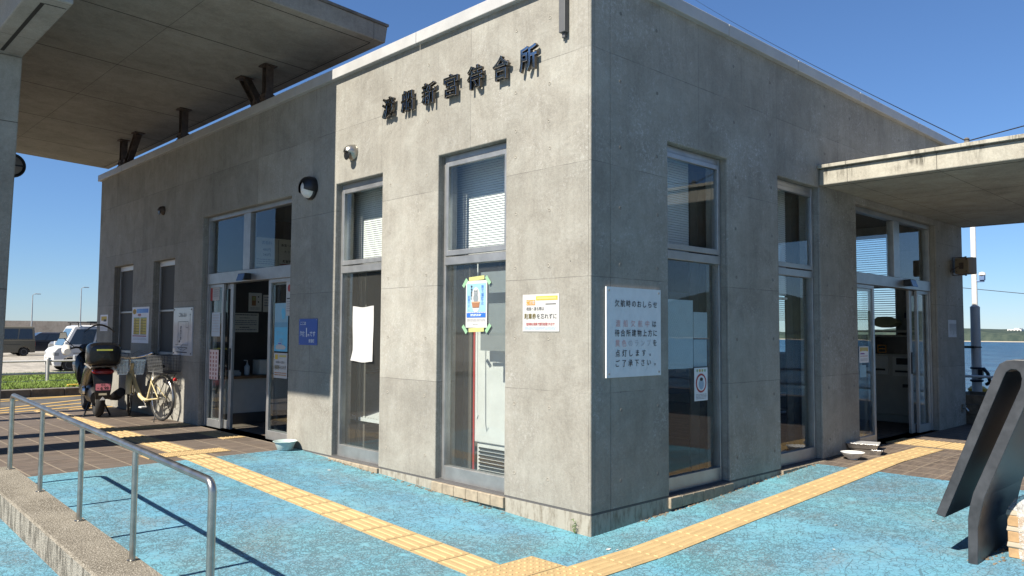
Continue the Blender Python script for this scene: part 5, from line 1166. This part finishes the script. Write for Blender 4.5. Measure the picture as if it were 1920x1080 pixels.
# ------------------------------------------------------------------ bicycle
ang = math.atan2(1.07, -.16)
t = thing('bicycle', 'cream city bicycle with wire baskets front and rear leaning by the shaded wall', 'bicycle', (-.155, 8.33, 0), ang)
def bwheel(T, name='wheel'):
    mb = MB(); mb.T = T; mb.torus((0, 0, 0), .318, .018, 'Y', 40, 8); w_ = mb.build('wheel', MT['rubber'], t, local=True, smooth=True)
    mb = MB(); mb.T = T; mb.torus((0, 0, 0), .298, .010, 'Y', 40, 6); mb.lathe([(.025, -.04), (.025, .04)], (0, 0, 0), 10, 'Y'); mb.build('rim', MT['chrome'], w_, local=True, smooth=True)
    mb = MB(); mb.T = T
    for k in range(28):
        a = 2 * math.pi * k / 28; mb.bar((.02 * math.cos(a + .5 * (-1) ** k), .028 * (-1) ** k, .02 * math.sin(a + .5 * (-1) ** k)), (.292 * math.cos(a), 0, .292 * math.sin(a)), .0022, .0022)
    mb.build('spokes', MT['steel'], w_, local=True)
bwheel(Matrix.Translation((0, 0, .336)))
ST = Matrix.Translation((1.0, 0, 0)) @ Matrix.Rotation(R(-30), 4, 'Z') @ Matrix.Translation((.07, 0, .336)); bwheel(ST)
SR = Matrix.Translation((1.0, 0, 0)) @ Matrix.Rotation(R(-30), 4, 'Z') @ Matrix.Translation((-1.0, 0, 0))
mb = MB(); mb.tube([(.955, 0, .72), (.93, 0, .66), (.80, 0, .48), (.66, 0, .33), (.55, 0, .285), (.44, 0, .285)], .030, 12); mb.tube([(.44, 0, .285), (.30, 0, .62)], .018, 10); mb.tube([(.975, 0, .68), (.93, 0, .84)], .026, 12)
for sy in (-1, 1): mb.tube([(.44, sy * .03, .29), (.0, sy * .06, .336)], .011, 8); mb.tube([(.31, sy * .02, .58), (.0, sy * .06, .336)], .009, 8)
mb.build('frame', MT['cream'], t, local=True, smooth=True)
mb = MB(); mb.T = SR
for sy in (-1, 1): mb.tube([(.975, sy * .04, .66), (1.02, sy * .055, .5), (1.07, sy * .055, .336)], .012, 8)
mb.build('fork', MT['cream'], t, local=True, smooth=True)
def fender(T, a0, a1, m_, name, wd=.034, r=.352):
    mb = MB(); mb.T = T; rs = []
    for k in range(17):
        a = R(a0 + (a1 - a0) * k / 16); rs.append([((r + .012 * math.cos(q)) * math.cos(a), wd * math.sin(q), (r + .012 * math.cos(q)) * math.sin(a)) for q in [R(-90 + 180 * j / 6) for j in range(7)]])
    mb.rings(rs, False, False); return mb.build(name, m_, t, local=True, smooth=True)
fender(Matrix.Translation((0, 0, .336)), 40, 200, MT['steel'], 'rear_fender'); fender(ST, 20, 175, MT['cream'], 'front_fender', .04)
mb = MB(); mb.tube([(.30, 0, .60), (.27, 0, .78)], .013, 8); mb.build('seat_post', MT['chrome'], t, local=True)
mb = MB(); mb.loft([(.10, 0, .81, .10, .025), (.18, 0, .82, .115, .032), (.30, 0, .815, .06, .025), (.42, 0, .81, .025, .018)], 14, 2.2); mb.build('saddle', MT['black'], t, local=True, smooth=True)
mb = MB(); mb.T = SR; mb.tube([(.93, 0, .80), (.905, 0, .93)], .014, 8); hb = [(.70, .35, .985), (.80, .33, 1.005), (.88, .21, .955), (.91, .07, .925), (.91, 0, .922), (.91, -.07, .925), (.88, -.21, .955), (.80, -.33, 1.005), (.70, -.35, .985)]; mb.tube(hb, .0155, 8)
mb.tube([(.84, .24, .99), (.93, .15, 1.03), (1.0, .03, .98), (.98, .02, .7)], .004, 5); mb.tube([(.84, -.24, .99), (.93, -.13, 1.04), (1.0, 0, .95), (.97, -.02, .6)], .004, 5); hbo = mb.build('handlebar', MT['chrome'], t, local=True, smooth=True)
for sy in (-1, 1): mb = MB(); mb.T = SR; mb.tube([(.80, sy * .33, 1.005), (.68, sy * .352, .985)], .017, 8); mb.tube([(.83, sy * .31, .985), (.74, sy * .32, .955)], .007, 6); mb.build('grip', MT['black'], hbo, local=True)
def basket(T, x0, x1, wy0, wy1, z0, z1, m_, n, name, rr=.0028):
    mb = MB(); mb.T = T
    def c(f): return x0 - .0 * f, x1 + .03 * f, wy0 + (wy1 - wy0) * f
    for k in range(n):
        f = k / (n - 1); a, b, h = c(f); z = z0 + (z1 - z0) * f; q = rr * (2 if k in (0, n - 1) else 1)
        for p0, p1 in (((a, -h, z), (b, -h, z)), ((b, -h, z), (b, h, z)), ((b, h, z), (a, h, z)), ((a, h, z), (a, -h, z))): mb.bar(p0, p1, q * 2, q * 2)
    for i in range(9):
        g_ = i / 8
        for (s0, s1) in (((0, -1), (1, -1)), ((1, -1), (1, 1)), ((1, 1), (0, 1)), ((0, 1), (0, -1))):
            def pt_(f):
                a, b, h = c(f); xa = a + (b - a) * (s0[0] + (s1[0] - s0[0]) * g_); yy = h * (s0[1] + (s1[1] - s0[1]) * g_); return (xa, yy, z0 + (z1 - z0) * f)
            mb.bar(pt_(0), pt_(1), rr * 1.6, rr * 1.6)
    a, b, h = c(0)
    for i in range(8): mb.bar((a + (b - a) * i / 7, -h, z0), (a + (b - a) * i / 7, h, z0), rr * 1.6, rr * 1.6)
    return mb.build(name, m_, t, local=True)
basket(SR, 1.02, 1.27, .18, .215, .66, .88, MT['chrome'], 11, 'front_basket', .0026)
basket(Matrix.Identity(4), -.30, .12, .16, .19, .745, .985, cm('basket_grey', (.085, .088, .09), .4), 12, 'rear_basket', .0030)
mb = MB()
for sy in (-1, 1): mb.tube([(.12, sy * .06, .72), (-.28, sy * .06, .72), (-.24, sy * .06, .70), (0, sy * .07, .345)], .006, 6)
for k in range(5): mb.bar((-.25 + k * .09, -.06, .72), (-.25 + k * .09, .06, .72), .007, .007)
mb.build('rear_rack', MT['black'], t, local=True)
mb = MB(); mb.lathe([(.002, -.372), (.026, -.368), (.028, -.35), (.002, -.348)], (0, 0, .63), 12, 'X'); mb.build('rear_reflector', MT['red'], t, local=True)
mb = MB(); mb.lathe([(.09, -.055), (.10, -.05), (.09, -.045)], (.44, 0, .285), 22, 'Y'); mb.box(.02, -.066, .34, .44, -.052, .385); mb.build('chain_guard', MT['black'], t, local=True)
for sy, s in ((-1, 1), (1, -1)):
    mb = MB(); mb.tube([(.44, sy * .06, .285), (.44 + s * .14, sy * .085, .285 + s * .09)], .009, 6); cr = mb.build('crank', MT['chrome'], t, local=True)
    mb = MB(); mb.box(.44 + s * .14 - .045, sy * .14 - .045, .275 + s * .09, .44 + s * .14 + .045, sy * .14 + .045, .298 + s * .09); mb.build('pedal', MT['white'], cr, local=True, bevel=.006)
mb = MB()
for sy in (-1, 1): mb.tube([(0, sy * .07, .30), (-.05, sy * .14, .03), (-.10, sy * .17, .006)], .008, 6)
mb.build('stand', MT['black'], t, local=True)

# ------------------------------------------------------------------ far vehicles
def van(name, label, loc, rotz, paint, L_=3.4, W_=1.475, H=1.9, nose=.35, belt=1.02, glass_from=None, rack=False, group=None, hood=None):
    t = thing(name, label, 'van' if hood is None else 'car', loc, rotz, group)
    x1, x0 = L_ / 2, -L_ / 2; wr = .275; wf, wb = x1 - .62, x0 + .62; b0 = .22; h = W_ / 2
    def arch(xc): return [(xc + (wr + .05) * math.cos(R(a)), wr + (wr + .05) * math.sin(R(a))) for a in range(-10, 191, 20)]
    pr = [(x1 - .04, b0)] + [(x, max(z, b0)) for x, z in arch(wf)] + [(x, max(z, b0)) for x, z in arch(wb)] + [(x0, b0), (x0, belt)]
    if hood is None: pr += [(x1 - nose, belt), (x1 - .14, .95), (x1 - .03, .82), (x1, .62), (x1, .36)]
    else: pr += [(x1 - hood, belt), (x1 - .25, belt - .08), (x1 - .04, belt - .22), (x1, .45)]
    mb = MB(); mb.prism(pr, lambda p, d: (p[0], d, p[1]), -h, h); bd = mb.build('body', paint, t, local=True, bevel=.03, seg=3)
    xs = x1 - (nose if hood is None else hood); xr = xs - (.42 if hood is None else .75); zb, ztop = belt - .004, H; ht = h - .12; rr = x0 + (.06 if hood is None else .5)
    mb = MB(); mb.rings([[(x0 + .01, -h + .012, zb), (xs, -h + .012, zb), (xs, h - .012, zb), (x0 + .01, h - .012, zb)], [(rr, -ht, ztop - .05), (xr, -ht, ztop - .05), (xr, ht, ztop - .05), (rr, ht, ztop - .05)], [(rr + .15, -ht + .12, ztop), (xr - .2, -ht + .12, ztop), (xr - .2, ht - .12, ztop), (rr + .15, ht - .12, ztop)]]); mb.build('cabin', paint, t, local=True, bevel=.04, seg=3)
    def side(f, v): # f 0..1 rear to front, v 0..1 up
        za, zt = zb, ztop - .05; xa = (x0 + .01) * (1 - v) + rr * v; xb = xs * (1 - v) + xr * v; return xa + (xb - xa) * f, h - .012 + (ht - h + .012) * v, za + (zt - za) * v
    for sy in (-1, 1):
        for f0, f1 in ((.05, .31), (.33, .62), (.645, .95)):
            mb = MB(); q = []
            for f, v in ((f0, .10), (f1, .10), (f1 - .005, .86), (f0 + .005, .86)): x, y, z = side(f, v); q.append((x, sy * (y + .006), z))
            mb.add(q + [(x, y - sy * .02, z) for x, y, z in q], [(0, 1, 2, 3), (4, 7, 6, 5), (0, 4, 5, 1), (1, 5, 6, 2), (2, 6, 7, 3), (3, 7, 4, 0)]); mb.build('side_window', MT['carglass'], t, local=True)
        for x in (wf, wb):
            mb = MB(); mb.lathe([(.16, -.09), (wr - .01, -.085), (wr, -.05), (wr, .05), (wr - .01, .085), (.16, .09)], (x, sy * (h - .10), wr), 22, 'Y'); wl = mb.build('wheel', MT['rubber'], t, local=True, smooth=True)
            mb = MB(); mb.lathe([(.002, sy * .075), (.06, sy * .082), (.10, sy * .07), (.165, sy * .092), (.17, sy * .05)], (x, sy * (h - .10), wr), 18, 'Y'); mb.build('rim', MT['alu_paint'], wl, local=True)
        mb = MB(); mb.box(x1 - .22, sy * (h - .12) - .09, .62, x1 - .005, sy * (h - .12) + .125 * 1, .80); mb.build('headlight', cm('lamp_glass', (.22, .23, .24), .12), t, local=True, bevel=.03)
        mb = MB(); mb.box(xs - .16, sy * (h + .04) - .06, belt + .02, xs - .02, sy * (h + .04) + .06, belt + .2); mb.build('mirror', paint, t, local=True, bevel=.03)
        mb = MB(); mb.bar((wb + .2, sy * (h + .002), .74), (wf - .1, sy * (h + .002), .74), .012, .02); mb.box(wf - .95, sy * (h + .004) - .006, .86, wf - .82, sy * (h + .004) + .006, .89); mb.build('side_trim', MT['black'], t, local=True)
        mb = MB(); mb.box(x0 - .012, sy * (h - .11) - .07, .62, x0 + .05, sy * (h - .11) + .07, .95); mb.build('tail_lamp', MT['red'], t, local=True)
    q = [(xs + .006, -h + .14, zb + .06), (xs + .006, h - .14, zb + .06), (xr + .04, ht - .1, ztop - .13), (xr + .04, -ht + .1, ztop - .13)]
    mb = MB(); mb.add(q + [(x - .03, y, z - .01) for x, y, z in q], [(0, 1, 2, 3), (4, 7, 6, 5), (0, 4, 5, 1), (1, 5, 6, 2), (2, 6, 7, 3), (3, 7, 4, 0)]); mb.build('windscreen', cm('windscreen_tint', (.07, .12, .17), .06), t, local=True)
    q = [(x0 - .004, -h + .16, zb + .08), (x0 - .004, h - .16, zb + .08), (rr - .01, ht - .08, ztop - .16), (rr - .01, -ht + .08, ztop - .16)]
    mb = MB(); mb.add(q + [(x + .03, y, z) for x, y, z in q], [(0, 1, 2, 3), (4, 7, 6, 5), (0, 4, 5, 1), (1, 5, 6, 2), (2, 6, 7, 3), (3, 7, 4, 0)]); mb.build('rear_window', MT['carglass'], t, local=True)
    mb = MB(); mb.box(x1 - .02, -.45, .26, x1 + .012, .45, .40); mb.box(x1 - .01, -.42, .48, x1 + .006, .42, .56); mb.build('grille', MT['black'], t, local=True)
    mb = MB(); mb.box(x1 + .006, -.165, .36, x1 + .02, .165, .525); mb.build('number_plate', YEL if hood is None else MT['white'], t, local=True)
    if rack:
        mb = MB()
        for x in (xr - .15, xr - .95, xr - 1.75):
            mb.tube([(x, -ht - .02, H - .06), (x, -ht, H + .09), (x, ht, H + .09), (x, ht + .02, H - .06)], .022, 6)
        for y in (-ht, ht, 0): mb.tube([(xr - .05, y, H + .11), (xr - 2.3, y, H + .11)], .016, 6)
        mb.box(xr - 1.2, -.3, H + .12, xr - .7, .2, H + .17); mb.build('roof_rack', MT['black'], t, local=True)
    return t
GZ = -.358
wp = simple('white_car_paint', (.48, .485, .485), .2, 0, var=.03, vs=2); op = simple('olive_car_paint', (.105, .095, .07), .25, 0, var=.05, vs=2); dp = simple('dark_car_paint', (.02, .022, .03), .12, 0, var=.1, vs=2); sp = simple('silver_car_paint', (.20, .205, .215), .25, .4, var=.04, vs=2)
van('parked_van', 'white boxy little van with black roof rack facing left in the gravel lot', (5.75, 32.8, GZ), math.pi, wp, rack=True)
van('parked_van', 'olive brown boxy van at the left edge of the gravel lot', (6.52, 54.6, GZ), math.pi, op, nose=.3)
van('parked_van', 'silver white wagon parked behind the gap between the two vans', (10.3, 50, GZ), math.pi, sp, L_=4.2, H=1.66, nose=.6)
van('parked_car', 'dark blue car in front of the white van behind the scooter', (5.6, 27.0, GZ), math.pi, dp, L_=3.9, W_=1.65, H=1.56, hood=1.05, belt=.92)
van('parked_car', 'dark car parked behind the olive van', (9.4, 58.0, GZ), math.pi, dp, L_=4.0, W_=1.65, H=1.5, hood=1.05, belt=.92)

# ------------------------------------------------------------------ far left: guard rail, kerb stones, sea wall, lamps
mb = MB(); x = -9.0
while x < 4: mb.box(x + .004, 14.2, -.3, x + .596, 14.42, .16); x += .6
tag(mb.build('granite_kerb', MT['stone'], None, bevel=.012), 'row of dark kerb stones between the road and the grass strip', 'kerb')
t = thing('guard_rail', 'white three-pipe guard rail standing in the grass strip', 'railing', (.26, 16.7, .15))
GW = cm('rail_white', (.5, .5, .49), .4)
for z in (.63, .345, .165): mb = MB(); mb.tube([(-9, 16.7, z), (4, 16.7, z)], .024, 8); mb.build('pipe', GW, t)
for x in (-7.2, -5.35, -3.5, -1.62, .26, 2.14): mb = MB(); mb.lathe([(.042, -.1), (.042, .63), (.03, .66), (.002, .67)], (x, 16.7, .05), 12); mb.build('post', GW, t)
mb = MB(); mb.prism([(-.8, -.4), (.8, -.4), (.45, 2.15), (-.2, 2.15)], lambda p, d: (d, 82 + p[0], p[1]), -60, 60); tag(mb.build('sea_wall', MT['seawall'], None), 'long weathered tan concrete sea wall closing the parking lot', 'wall')
def street_lamp(x, y, H, label):
    t = thing('street_lamp', label, 'street lamp', (x, y, 0), 0, 'street lamps behind the sea wall')
    mb = MB(); mb.lathe([(.07, -.4), (.065, 1), (.035, H)], (0, 0, 0), 10); mb.tube([(0, 0, H - .02), (.12, 0, H + .08), (.4, 0, H + .1)], .025, 6); mb.build('pole', MT['alu_paint'], t, local=True, smooth=True)
    mb = MB(); mb.box(.15, -.1, H + .07, .62, .1, H + .14); mb.build('lamp_head', MT['alu_paint'], t, local=True, bevel=.03)
street_lamp(12.45, 74.6, 4.35, 'shorter street lamp on the left above the olive van'); street_lamp(16.3, 74.6, 5.1, 'taller street lamp just left of the building end above the white van')
mb = MB(); mb.rings([[(.6 + sx * a, 14.9 + sy * b, z) for sx, sy in ((-1, -1), (1, -1), (1, 1), (-1, 1))] for a, b, z in ((.16, .09, .15), (.15, .08, .22), (.12, .06, .24))]); tag(mb.build('stone_block', MT['kerb'], None, bevel=.01), 'pale stone block lying in the grass by the guard rail post', 'stone')
mb = MB(); mb.box(.14, 14.5, .156, .36, 14.62, .21); tag(mb.build('stone_block', YEL, None, bevel=.01), 'small yellow block on the kerb in front of the guard rail post', 'marker block')
